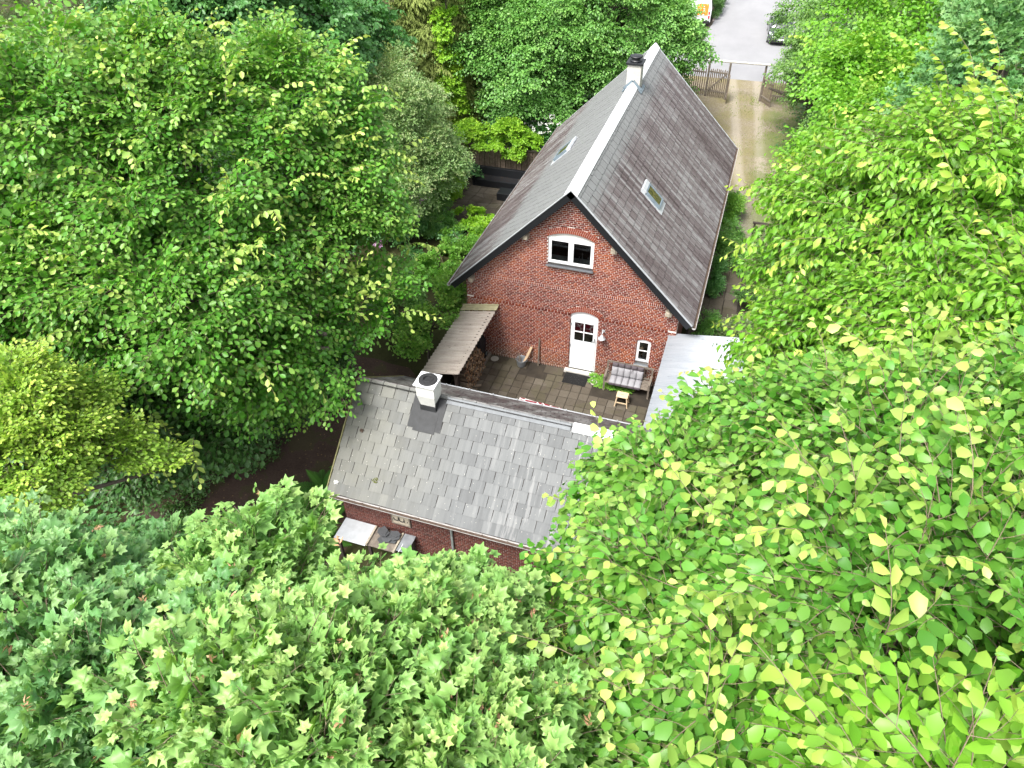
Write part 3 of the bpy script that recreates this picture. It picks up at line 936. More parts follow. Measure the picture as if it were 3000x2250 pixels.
# ------------------------------------------------------------------ front outbuilding
RX0, RX1, RY2, RZ2, H2, EZ2 = -.42, 11.2, -7.06, 4.318, 2.486, 2.35
TH2 = math.atan((RZ2 - EZ2) / H2); SE2 = sqrt(H2 ** 2 + (RZ2 - EZ2) ** 2)
out = thing("brick_outbuilding", "low brick outbuilding with grey slate roof and white chimney in front of the courtyard", "building", (5, RY2, 0))
mb = MB()
cz = []; z = 0; i = 0
while z < 2.25: cz.append((z, CH, 'S' if i % 2 == 0 else 'H')); z += CH; i += 1
nohole = []
bricks, mortar = brick_wall(cz, lambda z: (-.22, 11.0), nohole, 0)
mb.box(-.22, 11.0, -9.243, -9.0, 0, 2.5); mb.box(-.22, 11.0, -5.1, -4.86, 0, 2.5)
mb.prism([(-9.0, 0), (-5.1, 0), (-5.1, 2.5), (RY2, 4.05), (-9.0, 2.5)], -.22, .0)
# prism is in x,z: turn the gable into y,z
n0 = len(mb.v) - 10
for k in range(n0, len(mb.v)):
    x_, y_, z_ = mb.v[k]; mb.v[k] = (y_, x_, z_)
for k in range(n0, len(mb.v)):
    pass
wall2 = part(mb, "wall", 'mortar_dark', out)
cs, ss, tt = [], [], []
rr = random.Random(21)
cand = [b for b in bricks if b[4] == 'S' and b[1] - b[0] > .2 and ((b[0] < 2.4 and b[2] > .9) or (3.6 < b[0] < 6.4 and .3 < b[2] < 1.9))]
indiv = set(cand[:300])
for b in bricks:
    x0, x1, z0, z1, kd = b
    c = ((x0 + x1) / 2, -9.25 + .04 - abs(rr.gauss(0, .002)), (z0 + z1) / 2); s_ = (x1 - x0, .08, z1 - z0)
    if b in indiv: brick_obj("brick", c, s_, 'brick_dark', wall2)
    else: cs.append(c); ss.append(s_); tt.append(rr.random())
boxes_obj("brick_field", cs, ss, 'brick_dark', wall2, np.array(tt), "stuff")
dk = MB(); e_ = .03
pr = [(RY2 - H2, EZ2 - .03), (RY2, RZ2 - .03), (RY2 + H2, EZ2 - .03), (RY2 + H2, EZ2 - .11), (RY2, RZ2 - .13), (RY2 - H2, EZ2 - .11)]
n = 6
vs = [(RX0 + .02, y_, z_) for y_, z_ in pr] + [(RX1, y_, z_) for y_, z_ in pr]
dk.add(vs, [tuple(range(6)), tuple(range(11, 5, -1))] + [(i, i + 6, (i + 1) % 6 + 6, (i + 1) % 6) for i in range(6)])
roof2 = part(dk, "roof", 'wood_dark', out)
frF = slope_frame(-1, RY2, RZ2 - .025, TH2, 'y'); frB = slope_frame(1, RY2, RZ2 - .025, TH2, 'y')
rr = random.Random(33)
def lay_dir(fr): return (RX0, RX1) if fr[2].x > 0 else (-RX1, -RX0)
lst = lay_slates(frF, .0, SE2, *lay_dir(frF), .317, .385, rr)
sc2 = lambda p, q: (-(p - CP).length - (50 if p.x > 8 else 0))
build_slates(frF, lst, .317, .385, 'slate_front', roof2, 285, sc2, rr)
lst = lay_slates(frB, .0, SE2, *lay_dir(frB), .317, .385, rr)
build_slates(frB, lst, .317, .385, 'slate_front', roof2, 0, sc2, rr)
# ridge: grey strips over the long part, a white metal cap to the right
x = 2.25; k = 0
while x < 5.65:
    b = MB(); x2 = min(x + .62, 5.66)
    for sg in (-1, 1): b.add([(x, RY2, RZ2 + .045 + .002 * (k % 2)), (x2, RY2, RZ2 + .045 + .002 * (k % 2)), (x2, RY2 + sg * .13, RZ2 + .03 - .13 * .79), (x, RY2 + sg * .13, RZ2 + .03 - .13 * .79)], [(0, 1, 2, 3)])
    part(b, "ridge_strip", 'ridge_grey', roof2); x = x2 - .004; k += 1
b = MB(); b.prism([(-.16, -.10), (-.16, -.06), (-.02, .055), (.05, .055), (.14, -.05), (.14, -.09)], 0, 1)
vs = [(5.72 + y_ * 5.4, RY2 + x_, RZ2 + .03 + z_) for x_, y_, z_ in b.v]; b.v = vs
part(b, "ridge_cap", 'ridge', roof2)
b = MB(); b.bar((RX0 - .012, RY2 - H2 - .03, EZ2 - .045), (RX0 - .012, RY2, RZ2 - .012), .03, .11, up=(0, -sin(TH2), cos(TH2))); b.bar((RX0 - .012, RY2 + H2, EZ2 - .045), (RX0 - .012, RY2, RZ2 - .012), .03, .11, up=(0, sin(TH2), cos(TH2)))
M['verge_moss'] = plain('verge_moss', (.17, .16, .07), .9, .35, 8)
part(b, "verge_board", 'verge_moss', roof2)
gutter((RX0 - .05, RY2 - H2 - .06, EZ2 - .06), (RX1, RY2 - H2 - .06, EZ2 - .06), .065, out)
gutter((.6, RY2 + H2 + .06, EZ2 - .05), (7.4, RY2 + H2 + .06, EZ2 - .05), .055, out, 'zinc_light', leaves=False)
for k in range(9):
    b = MB(); xk = 1.0 + k * .78; b.bar((xk, RY2 + H2 - .05, EZ2 + .02), (xk, RY2 + H2 + .12, EZ2 - .035), .03, .018); part(b, "gutter_clip", 'zinc_light', out)
# white chimney
b = MB()
q0 = [(1.60, -7.40), (2.02, -7.40), (2.02, -7.02), (1.60, -7.02)]; q1 = [(1.56, -7.50), (2.07, -7.50), (2.07, -7.02), (1.56, -7.02)]
b.add([(x_, y_, 3.85) for x_, y_ in q0] + [(x_, y_, 4.20) for x_, y_ in q0] + [(x_, y_, 4.62) for x_, y_ in q1] + [(x_, y_, 4.985) for x_, y_ in q1],
      [(i, (i + 1) % 4, (i + 1) % 4 + 4, i + 4) for i in range(4)] + [(i + 4, (i + 1) % 4 + 4, (i + 1) % 4 + 8, i + 8) for i in range(4)] + [(i + 8, (i + 1) % 4 + 8, (i + 1) % 4 + 12, i + 12) for i in range(4)] + [(12, 13, 14, 15)])
ch2 = part(b, "chimney", 'white_dirty', out, bevel=.008)
b = MB(); b.box(1.52, 2.115, -7.56, -6.98, 4.99, 5.035); part(b, "cap", 'white', ch2, bevel=.008)
b = MB(); b.lathe([(.25, 5.037), (.25, 5.065), (.235, 5.08), (.16, 5.085), (.15, 5.10), (.125, 5.10), (.115, 5.085), (.105, 5.05), (0, 5.042)], (1.83, -7.27, 0), 32); part(b, "flue_collar", 'black_rough', ch2)
b = MB()
o_, es_, ew_, n_ = frF
def onF(x_, s_, h=.03): return Vector((x_, 0, 0)) + o_ + es_ * s_ + n_ * h
for xa, xb, sa, sb, h in ((1.33, 1.58, .03, .95, .028), (2.02, 2.27, .03, .95, .028), (1.50, 2.12, .42, 1.02, .034)):
    c_ = onF((xa + xb) / 2, (sa + sb) / 2, h); b.obox(c_, (abs(xb - xa) / 2, 0, 0), es_ * ((sb - sa) / 2), n_ * .006)
b.obox((1.81, -7.415, 4.13), (.225, 0, 0), (0, .012, -.0), (0, 0, .10))
b.obox((2.03, -7.2, 4.22), (.012, 0, 0), (0, .21, 0), (0, 0, .14)); b.obox((1.59, -7.2, 4.22), (.012, 0, 0), (0, .21, 0), (0, 0, .14))
part(b, "flashing", 'flash', ch2)
# moss and fallen bits on the slates
def clump(name, x_, s_, r_, mat, label, cat):
    b = MB(); lr = random.Random(int(x_ * 100))
    for i in range(26):
        a_ = lr.uniform(0, 2 * pi); q = sqrt(lr.random()) * r_
        p = onF(x_ + q * cos(a_), s_ + q * sin(a_) * .8, .034); w = lr.uniform(.008, .022)
        b.lathe([(w, -.004), (w * .8, w * .5), (0, w * .8)], p, 6, lr.random())
    o = b.build(name, M[mat]); tag(o, label, cat)
M['moss'] = plain('moss', (.10, .11, .02), .95, .5, 25)
clump("moss_clump", .86, 2.55, .09, 'moss', "olive moss cushion low on the grey slate roof", "moss")
clump("debris_clump", .10, 1.35, .06, 'litter', "brown leaf debris near the left verge of the grey slate roof", "debris")
clump("lichen_patch", -.22, 2.86, .07, 'white_dirty', "cream lichen patch at the bottom left corner of the slate roof", "lichen")
# carved plaque under the eaves
b = MB(); b.box(1.30, 1.80, -9.285, -9.253, 1.37, 1.76); pq = part(b, "plaque", 'wood_beam', out)
b = MB(); frame(b, 1.27, 1.83, 1.34, 1.79, .035, -9.30, -9.256); part(b, "plaque_frame", 'wood_grey', pq)
b = MB()
def arc(cx_, cz_, r_, a0, a1, n=9): return [(cx_ + r_ * cos(a0 + (a1 - a0) * i / n), -9.292, cz_ + r_ * sin(a0 + (a1 - a0) * i / n)) for i in range(n + 1)]
b.tube(arc(1.42, 1.58, .075, pi * .9, pi * 2.2), .013, 5); b.tube([(1.49, -9.292, 1.66), (1.50, -9.292, 1.52)], .013, 5)
b.tube(arc(1.58, 1.56, .07, pi, pi * 2), .013, 5); b.tube([(1.51, -9.292, 1.64), (1.51, -9.292, 1.56)], .013, 5); b.tube([(1.65, -9.292, 1.64), (1.66, -9.292, 1.50)], .013, 5)
b.tube([(1.74, -9.292, 1.52), (1.755, -9.292, 1.52)], .014, 5)
part(b, "letter", 'black_rough', pq)
# downpipe and a dark window slot
b = MB(); b.tube([(3.05, -9.30, 2.2), (3.05, -9.30, .1)], .035, 8); part(b, "downpipe", 'zinc', out)

# ------------------------------------------------------------------ courtyard sheds
def corrugated(p00, p10, p11, p01, pitch, amp, th=.006, sub=4, along=True):
    """sheet between four corners; waves across the 00->01 direction"""
    p00, p10, p11, p01 = map(Vector, (p00, p10, p11, p01))
    Lw = (p01 - p00).length; n = int(Lw / pitch * sub); b = MB()
    nx = 2; vs = []; fs = []
    nrm = (p10 - p00).cross(p01 - p00).normalized()
    if nrm.z < 0: nrm = -nrm
    for i in range(n + 1):
        t = i / n; h = amp * sin(2 * pi * t * Lw / pitch)
        for s_ in range(nx + 1):
            u = s_ / nx
            p = (p00 * (1 - u) + p10 * u) * (1 - t) + (p01 * (1 - u) + p11 * u) * t + nrm * h
            vs += [p, p - nrm * th]
    m = (nx + 1) * 2
    for i in range(n):
        for s_ in range(nx):
            a = i * m + s_ * 2; c = a + m
            fs += [(a, a + 2, c + 2, c), (a + 1, c + 1, c + 3, a + 3)]
        a = i * m; c = a + m
        fs += [(a, c, c + 1, a + 1)]
        a = i * m + nx * 2; c = a + m
        fs += [(a, a + 1, c + 1, c)]
    for base, fl in ((0, 1), (n * m, 0)):
        for s_ in range(nx):
            a = base + s_ * 2; q = (a, a + 1, a + 3, a + 2); fs.append(q if fl else q[::-1])
    return b.add(vs, fs)

shed = thing("wood_shed", "open firewood shelter with a corrugated fibre cement roof against the left of the gable", "shed", (.5, -2, 0))
for k in range(4):                              # four sheets, each lapping the next
    y0, y1 = -.33 - k * .90, -.33 - (k + 1) * .90 - .03
    part(corrugated((-.15, y0, 2.03 + .004 * k), (1.19, y0, 2.30 + .004 * k), (1.19, y1, 2.30 + .004 * k), (-.15, y1, 2.03 + .004 * k), .177, .026), "roof_sheet", 'fibre', shed, True)
b = MB(); b.obox((.52, -.19, 2.205), (.69, 0, .137), (0, .13, 0), (0, 0, .014)); b.obox((.52, -.045, 2.235), (.69, 0, .137), (0, .035, 0), (0, 0, .03))
M['mossboard'] = plain('moss_board', (.33, .31, .19), .9, .25, 7)
part(b, "flashing_board", 'mossboard', shed)
for x, y in ((.62, -2.72), (1.02, -3.75), (.02, -3.75), (.02, -.6)):
    b = MB(); b.box(x - .045, x + .045, y - .045, y + .045, 0, 2.0 + .2 * x); part(b, "post", 'wood_dark', shed)
b = MB(); b.box(.98, 1.06, -3.9, -.1, 2.16, 2.25); part(b, "beam", 'wood_dark', shed)
b = MB(); b.box(-.02, .06, -3.9, -.1, 1.93, 2.02); part(b, "beam", 'wood_dark', shed)
b = MB(); b.box(-.06, -.02, -3.9, -.1, .02, 1.9); part(b, "back_wall", 'wood_dark', shed)
b = MB(); b.box(.76, .86, -2.2, -.05, .02, .12); part(b, "floor_beam", 'wood_grey', shed)

def m_log():
    t = NT('firewood')
    tc = t.node("ShaderNodeTexCoord"); g = t.node("ShaderNodeSeparateXYZ"); t.lk(tc.outputs['Object'], g.inputs[0])
    e = t.math('GREATER_THAN', t.math('ABSOLUTE', g.outputs['X']), .163)
    r = t.rnd(); n = t.noise(t.pos(), 30, 3)
    v = t.math('ADD', t.math('MULTIPLY', r, .7), t.math('MULTIPLY', n, .3))
    end = t.ramp(v, [(.2, (.26, .14, .07)), (.55, (.42, .26, .14)), (.9, (.55, .38, .23))])
    bark = t.ramp(v, [(.2, (.07, .05, .035)), (.55, (.17, .125, .09)), (.9, (.30, .24, .18))])
    return t.done(t.mix(e, bark, end), .9, .15)
M['log'] = m_log()
log_meshes = []
for k in range(10):
    lr = random.Random(k + 50); b = MB(); n = lr.choice((3, 3, 4, 5)); vs = []
    ang = sorted(lr.uniform(0, 2 * pi) for _ in range(n)) if n > 3 else [lr.uniform(0, .6), lr.uniform(1.8, 2.5), lr.uniform(3.8, 4.6)]
    r0 = lr.uniform(.045, .066)
    for x in (-.165, .165):
        for a in ang: vs.append((x, r0 * cos(a) * lr.uniform(.9, 1.1), r0 * sin(a) * lr.uniform(.9, 1.1)))
    fs = [tuple(range(n))[::-1], tuple(range(n, 2 * n))] + [(i, (i + 1) % n, (i + 1) % n + n, i + n) for i in range(n)]
    b.add(vs, fs, lr.random()); me = b.mesh("firewood_log"); me.materials.append(M['log']); log_meshes.append(me)
lr = random.Random(77)
def put_log(p, rot):
    o = bpy.data.objects.new("firewood_log", lr.choice(log_meshes)); o.location = p; o.rotation_euler = rot; link(o)
    return tag(o, "split firewood log in the stack under the corrugated shelter", "log", "split logs in the firewood stack")
ny = 17
for i in range(ny):
    y = -2.55 + i * .105
    nz = int(15 - 3.0 * max(0, (i - 11)) * .5)
    for k in range(nz):
        put_log((.72 + lr.uniform(-.05, .05) - k * .004, y + (k % 2) * .05 + lr.uniform(-.012, .012), .07 + k * .094), (lr.uniform(0, 6.28), lr.uniform(-.06, .06), lr.uniform(-.12, .12)))
for i in range(9):
    for k in range(4):
        put_log((.28 + i * .085 + lr.uniform(-.02, .02), -3.05 + lr.uniform(-.05, .05), .07 + k * .093), (lr.uniform(0, 6.28), lr.uniform(-.08, .08), pi / 2 + lr.uniform(-.15, .15)))
for p in ((.92, -2.38, .07), (.90, -2.20, .11), (.95, -1.9, .06), (.88, -2.5, .16)):
    o = put_log(p, (lr.uniform(0, 6), .05, lr.uniform(-.6, .6))); o["label"] = "pale split log lying at the foot of the firewood stack"; o["group"] = "loose logs at the foot of the stack"

# grill under its black cover
grill = thing("grill", "black covered barbecue grill with a grey wheel between wood stack and brick wall", "grill", (.38, -.32, 0))
b = MB(); b.add([(-.26, -.24, .18), (.26, -.24, .18), (.26, .24, .18), (-.26, .24, .18), (-.30, -.26, .75), (.30, -.26, .75), (.30, .26, .75), (-.30, .26, .75), (-.2, -.16, 1.08), (.2, -.16, 1.08), (.2, .16, 1.08), (-.2, .16, 1.08)],
             [(0, 3, 2, 1)] + [(i, (i + 1) % 4, (i + 1) % 4 + 4, i + 4) for i in range(4)] + [(i + 4, (i + 1) % 4 + 4, (i + 1) % 4 + 8, i + 8) for i in range(4)] + [(8, 9, 10, 11)])
lpart(b, "cover", 'black_rough', grill, bevel=.03)
for y in (-.16, .2):
    b = MB(); b.tube([(.27, y, .10), (.31, y, .10)], .10, 18); wl = lpart(b, "wheel", 'rubber', grill)
    b = MB(); b.tube([(.30, y, .10), (.318, y, .10)], .075, 18); lpart(b, "hub", 'zinc', wl)
for x in (-.2, .2):
    b = MB(); b.box(x - .02, x + .02, -.2, -.16, 0, .2); lpart(b, "leg", 'black', grill)

# metal-roofed lean-to on the right
lean = thing("lean_to", "lean-to with a shiny white corrugated metal roof right of the courtyard", "shed", (9, -2.3, 0))
for k in range(5):
    y0 = .12 - k * .95; y1 = y0 - .975
    part(corrugated((7.24, y0, 2.385 - .004 * k), (11.2, y0, 2.975 - .004 * k), (11.2, y1, 2.975 - .004 * k), (7.24, y1, 2.385 - .004 * k), .083, .014, .002), "roof_sheet", 'metal_roof', lean, True)
for x, y in ((7.42, -.4), (7.42, -2.4), (7.42, -4.3), (10.9, -.4), (10.9, -4.3)):
    b = MB(); b.box(x - .045, x + .045, y - .045, y + .045, 0, 2.33 + (x - 7.24) * .147); part(b, "post", 'wood_dark', lean)
b = MB(); b.box(7.37, 7.47, -4.6, .0, 2.28, 2.36); part(b, "beam", 'wood_dark', lean)
for k in range(8):
    b = MB(); b.box(7.44, 7.46, -4.55 + k * .56, -4.0 + k * .56, .02, 2.25); part(b, "wall_board", 'wood_dark', lean)

# ------------------------------------------------------------------ courtyard things
def simple(mb, name, mat, label, cat, smooth=False, bevel=0, group=None):
    o = mb.build(name, M[mat], None, smooth, bevel)
    return tag(o, label, cat, group)

# bench
bench = thing("garden_bench", "weathered grey slatted wooden bench against the brick wall", "bench", (6.12, -.45, 0))
for sx in (-1, 1):
    x = sx * .79
    b = MB(); b.box(x - .03, x + .03, -.28, -.22, 0, .62); lpart(b, "leg", 'wood_grey', bench)
    b = MB(); b.bar((x, .2, 0), (x, .28, .95), .06, .06, up=(0, -1, .1)); lpart(b, "leg", 'wood_grey', bench)
    b = MB(); b.box(x - .035, x + .035, -.30, .24, .62, .655); lpart(b, "armrest", 'wood_grey', bench)
    b = MB(); b.box(x - .02, x + .02, -.22, .2, .34, .41); lpart(b, "side_rail", 'wood_grey', bench)
for k in range(6):
    b = MB(); y = -.26 + k * .085; b.box(-.80, .80, y - .035, y + .035, .412, .435); lpart(b, "seat_slat", 'wood_grey', bench)
b = MB(); b.bar((-.79, .275, .93), (.79, .275, .93), .035, .07); lpart(b, "top_rail", 'wood_grey', bench)
b = MB(); b.bar((-.79, .215, .50), (.79, .215, .50), .035, .06); lpart(b, "bottom_rail", 'wood_grey', bench)
for k in range(17):
    x = -.70 + k * .0875; b = MB(); b.bar((x, .215, .52), (x, .27, .90), .012, .04); lpart(b, "back_slat", 'wood_grey', bench)
M['cushion'] = plain('cushion_grey', (.25, .245, .26), .9, .06, 30)
M['cushion_dark'] = plain('cushion_dark', (.075, .062, .07), .9, .1, 30)
cush = thing("bench_cushion", "grey quilted bench cushion with a dark purple band along its back", "cushion", (6.06, -.45, 0))
def pad(a, e1, e2, th, n=6):
    """puffed quilted panel: corner a, edges e1,e2"""
    a, e1, e2 = map(Vector, (a, e1, e2)); nr = e1.cross(e2).normalized(); b = MB(); vs, fs = [], []
    for i in range(n + 1):
        for j in range(n + 1):
            u, v = i / n, j / n; h = th * (.35 + .65 * (1 - abs(2 * u - 1) ** 4) * (1 - abs(2 * v - 1) ** 4))
            vs.append(a + e1 * u + e2 * v + nr * h)
    base = len(vs)
    vs += [a, a + e1, a + e1 + e2, a + e2]
    for i in range(n):
        for j in range(n):
            p = i * (n + 1) + j; fs.append((p, p + n + 1, p + n + 2, p + 1))
    e = [[i * (n + 1) for i in range(n + 1)], [n * (n + 1) + j for j in range(n + 1)], [i * (n + 1) + n for i in range(n, -1, -1)], [j for j in range(n, -1, -1)]]
    for k in range(4): fs.append(tuple(e[k][::-1]) + (base + k, base + (k + 1) % 4))
    return b.add(vs, fs)
for k in range(5):
    x = -.56 + k * .224
    lpart(pad((x, -.33, .435), (.219, 0, 0), (0, .44, .012), .085), "seat_pad", 'cushion', cush, True)
    lpart(pad((x, -.345, .40), (.219, 0, 0), (0, .012, .09), .02), "front_pad", 'cushion_dark', cush, True)
    lpart(pad((x, .12, .47), (.219, 0, 0), (0, .085, .33), .07), "back_pad", 'cushion', cush, True)
    lpart(pad((x, .207, .802), (.219, 0, 0), (0, .04, .15), .068), "head_pad", 'cushion_dark', cush, True)
b = MB(); b.tube([(.18, .10, .93), (.17, .06, .82), (.14, .07, .72)], [.012, .012, .004], 5); lpart(b, "tie", 'cushion_dark', cush)
# step stool
st = thing("step_stool", "pale birch step stool standing in front of the bench", "stool", (6.11, -1.27, 0))
b = MB(); b.box(-.20, .20, -.15, .15, .44, .475); lpart(b, "top", 'wood_pale', st, bevel=.006)
b = MB(); b.box(-.05, .05, -.012, .012, .4755, .477); lpart(b, "grip_slot", 'wood_grey', st)
for sx in (-1, 1):
    for sy in (-1, 1):
        b = MB(); b.bar((sx * .225, sy * .17, 0), (sx * .165, sy * .12, .44), .035, .028, up=(0, 1, 0)); lpart(b, "leg", 'wood_pale', st)
    b = MB(); b.bar((sx * .196, -.14, .20), (sx * .196, .28, .20), .03, .03); lpart(b, "side_rail", 'wood_pale', st)
b = MB(); b.box(-.2, .2, -.163, -.14, .185, .225); lpart(b, "stretcher", 'wood_pale', st)
b = MB(); b.box(-.19, .19, .14, .32, .22, .24); lpart(b, "step", 'wood_pale', st)
# doormat, bowl, tub ...
b = MB(); b.box(-.43, .43, -.295, .295, 0, .014)
def m_mat():
    t = NT('doormat'); vo = t.node("ShaderNodeTexVoronoi"); vo.inputs['Scale'].default_value = 22; t.lk(t.pos(), vo.inputs['Vector'])
    c = t.mix(t.math('MULTIPLY', t.math('LESS_THAN', vo.outputs['Distance'], .12), .6), (.012, .012, .012), (.3, .29, .27))
    return t.done(c, .9, .2)
M['mat'] = m_mat()
o = simple(b, "doormat", 'mat', "black rubber doormat in front of the white door", "doormat"); o.location = (4.24, -.475, .028); o.rotation_euler = (0, 0, R(-.6))
M['pinkware'] = plain('pink_bowl', (.60, .47, .53), .35, .05)
b = MB(); b.lathe([(.0, .012), (.07, .012), (.10, .05), (.115, .10), (.123, .10), (.11, .045), (.075, .0), (0, 0)], (0, 0, 0), 24); o = simple(b, "bowl", 'pinkware', "pale pink bowl on the paving beside the doormat", "bowl", True); o.location = (4.93, -.53, .026)
b = MB(); b.lathe([(0, .02), (.135, .02), (.15, .06), (.172, .20), (.185, .325), (.197, .335), (.197, .315), (.18, .19), (.158, .05), (.14, 0), (0, 0)], (0, 0, 0), 28)
tub = simple(b, "zinc_bucket", 'zinc', "round zinc bucket of kindling by the brick wall", "bucket", True); tub.location = (2.14, -.32, .03)
for sx in (-1, 1):
    b = MB(); b.tube([(sx * .185, -.05, .27), (sx * .225, -.045, .28), (sx * .225, .045, .28), (sx * .185, .05, .27)], .008, 6); lpart(b, "handle", 'zinc', tub)
b = MB(); b.bar((2.20, -.36, .10), (2.45, -.05, .78), .10, .022, up=(-.2, -.8, .5)); simple(b, "wood_plank", 'wood_plank', "pale plank leaning out of the zinc bucket to the wall", "plank")
lr = random.Random(8)
for k in range(7):
    a = lr.uniform(2, 4.4); b = MB()
    b.tube([(2.14 - .03, -.32, .08), (2.14 + .14 * cos(a), -.32 + .14 * sin(a), .34), (2.14 + .24 * cos(a), -.32 + .24 * sin(a), .42 + lr.uniform(-.05, .06))], [.011, .008, .005], 5)
    simple(b, "kindling_stick", 'wood_grey', "thin kindling stick poking out of the zinc bucket", "stick", group="kindling in the zinc bucket")
b = MB(); b.tube([(2.73, -.14, .02), (2.735, -.035, 1.22)], .028, 8); simple(b, "wooden_pole", 'wood_grey', "upright wooden pole leaning on the wall between bucket and door", "pole")
b = MB(); b.lathe([(0, 0), (.15, 0), (.15, .01), (.14, .014), (0, .014)], (0, 0, 0), 26)
M['drain'] = plain('drain', (.26, .245, .21), .9, .1)
o = simple(b, "drain_cover", 'drain', "round pale drain cover in the slab at the wall corner", "drain cover"); o.location = (1.06, -.24, .025)
# red patterned rug lying close behind the outbuilding's gutter
def m_rug():
    t = NT('rug'); w = t.node("ShaderNodeTexVoronoi"); w.feature = 'DISTANCE_TO_EDGE'; w.inputs['Scale'].default_value = 3.2; t.lk(t.pos(), w.inputs['Vector'])
    return t.done(t.mix(t.math('LESS_THAN', w.outputs['Distance'], .06), (.20, .018, .03), (.62, .56, .55)), .95, .1)
M['rug'] = m_rug()
b = MB(); n = 14; vs, fs = [], []
for i in range(n + 1):
    for j in range(7):
        vs.append((2.62 + 1.55 * i / n + .02 * sin(j), -2.02 - .9 * j / 6 - .10 * i / n, .048 + .012 * sin(i * .9) * cos(j * 1.3)))
for i in range(n):
    for j in range(6): fs.append((i * 7 + j, i * 7 + j + 1, (i + 1) * 7 + j + 1, (i + 1) * 7 + j))
b.add(vs, fs); simple(b, "rug", 'rug', "dark red rug with white pattern on the paving behind the slate roof", "rug")
# wall lamp
lamp = thing("wall_lamp", "grey metal barn lamp on the brick wall right of the door", "lamp", (5.03, -.006, 1.95))
b = MB(); b.tube([(0, 0, .12), (0, -.02, .12)], .055, 16); lpart(b, "wall_plate", 'zinc_light', lamp)
b = MB(); b.tube([(0, -.01, .12), (0, -.12, .17), (0, -.2, .13), (0, -.21, .06)], .016, 8); lpart(b, "arm", 'zinc_light', lamp, True)
b = MB(); b.lathe([(.0, .08), (.05, .075), (.06, .0), (.13, -.05), (.135, -.065), (.05, -.02), (0, -.01)], (0, -.21, 0), 22); lpart(b, "shade", 'zinc_light', lamp, True)
b = MB(); b.lathe([(.055, -.03), (.055, -.12), (.04, -.14), (0, -.145)], (0, -.21, 0), 14); lpart(b, "glass", 'glass', lamp, True)
# things on the window boards
for x, h, lb in ((3.98, .19, "short brass candlestick left of the tall one behind the upper window"), (4.08, .34, "tall brass candlestick behind the upper gable window"), (4.28, .20, "short brass candlestick right of the tall one behind the upper window")):
    b = MB(); b.lathe([(.045, 0), (.04, .012), (.012, .03), (.012, h * .35), (.022, h * .42), (.012, h * .5), (.012, h * .82), (.028, h * .85), (.028, h * .88), (.011, h * .9), (.009, h)], (0, 0, 0), 12)
    o = simple(b, "candlestick", 'zinc', lb, "candlestick", True); o.location = (x, .24, 4.53)
ln = thing("candle_holder", "white candle in a dark dish behind the small window", "candle", (6.48, .25, 1.055))
b = MB(); b.lathe([(.0, .01), (.085, .01), (.09, .03), (.095, .03), (.09, 0), (0, 0)], n=20); lpart(b, "dish", 'black', ln, True)
b = MB(); b.lathe([(.045, .012), (.045, .20), (.04, .205), (0, .205)], n=16); lpart(b, "candle", 'white', ln, True)
b = MB(); b.box(6.30, 6.42, .28, .36, 1.5, 1.72); simple(b, "white_box", 'curtain', "white box standing inside the upper pane of the small window", "box")
b = MB(); b.box(6.24, 6.69, .26, .40, 1.48, 1.498); simple(b, "window_shelf", 'inside', "dark shelf across the middle of the small window inside", "shelf")

# work counter and stacked slates by the outbuilding
ct = thing("outdoor_counter", "outdoor counter with a grey metal sheet top along the outbuilding wall", "counter", (.85, -9.62, 0))
b = MB(); b.box(-.23, .72, -9.99, -9.27, .945, .965); part(b, "top_sheet", 'zinc_light', ct, bevel=.004)
b = MB(); b.box(1.60, 1.93, -9.86, -9.27, .94, .96); part(b, "top_sheet", 'zinc', ct)
b = MB(); b.box(.73, 1.59, -9.92, -9.27, .90, .925); part(b, "middle_board", 'wood_grey', ct)
for x in (.74, 1.56):
    b = MB(); b.bar((x, -9.95, .96), (x, -9.29, .96), .05, .07); part(b, "bearer", 'wood_beam', ct)
for x, y in ((-.15, -9.9), (-.15, -9.35), (1.85, -9.8), (1.85, -9.35), (.8, -9.88)):
    b = MB(); b.box(x - .04, x + .04, y - .04, y + .04, 0, .90 if x > .7 and x < 1 else .94); part(b, "leg", 'wood_dark', ct)
M['slate_loose'] = plain('slate_loose', (.055, .058, .062), .7, .25, 5)
lr = random.Random(15)
for k in range(13):
    b = MB(); n = lr.choice((4, 5, 5, 6)); r0 = lr.uniform(.13, .24); a0 = lr.uniform(0, 6)
    q = [(r0 * lr.uniform(.75, 1.1) * cos(a0 + 2 * pi * i / n), r0 * .75 * lr.uniform(.75, 1.1) * sin(a0 + 2 * pi * i / n)) for i in range(n)]
    b.add([(x, y, 0) for x, y in q] + [(x, y, .012) for x, y in q], [tuple(range(n, 2 * n)), tuple(range(n))[::-1]] + [(i, (i + 1) % n, (i + 1) % n + n, i + n) for i in range(n)])
    o = simple(b, "broken_slate", 'slate_loose', "broken dark slate in the heap on the outdoor counter", "slate", group="broken slates heaped on the counter")
    o.location = (lr.uniform(.88, 1.45), lr.uniform(-9.72, -9.45), .93 + k * .016); o.rotation_euler = (lr.uniform(-.12, .12), lr.uniform(-.12, .12), lr.uniform(0, 6))
b = MB(); b.tube([(1.70, -9.62, .975), (1.705, -9.80, .975), (1.69, -9.9, .975)], .011, 6); simple(b, "metal_rod", 'white', "short white rod lying on the right end of the outdoor counter", "rod")

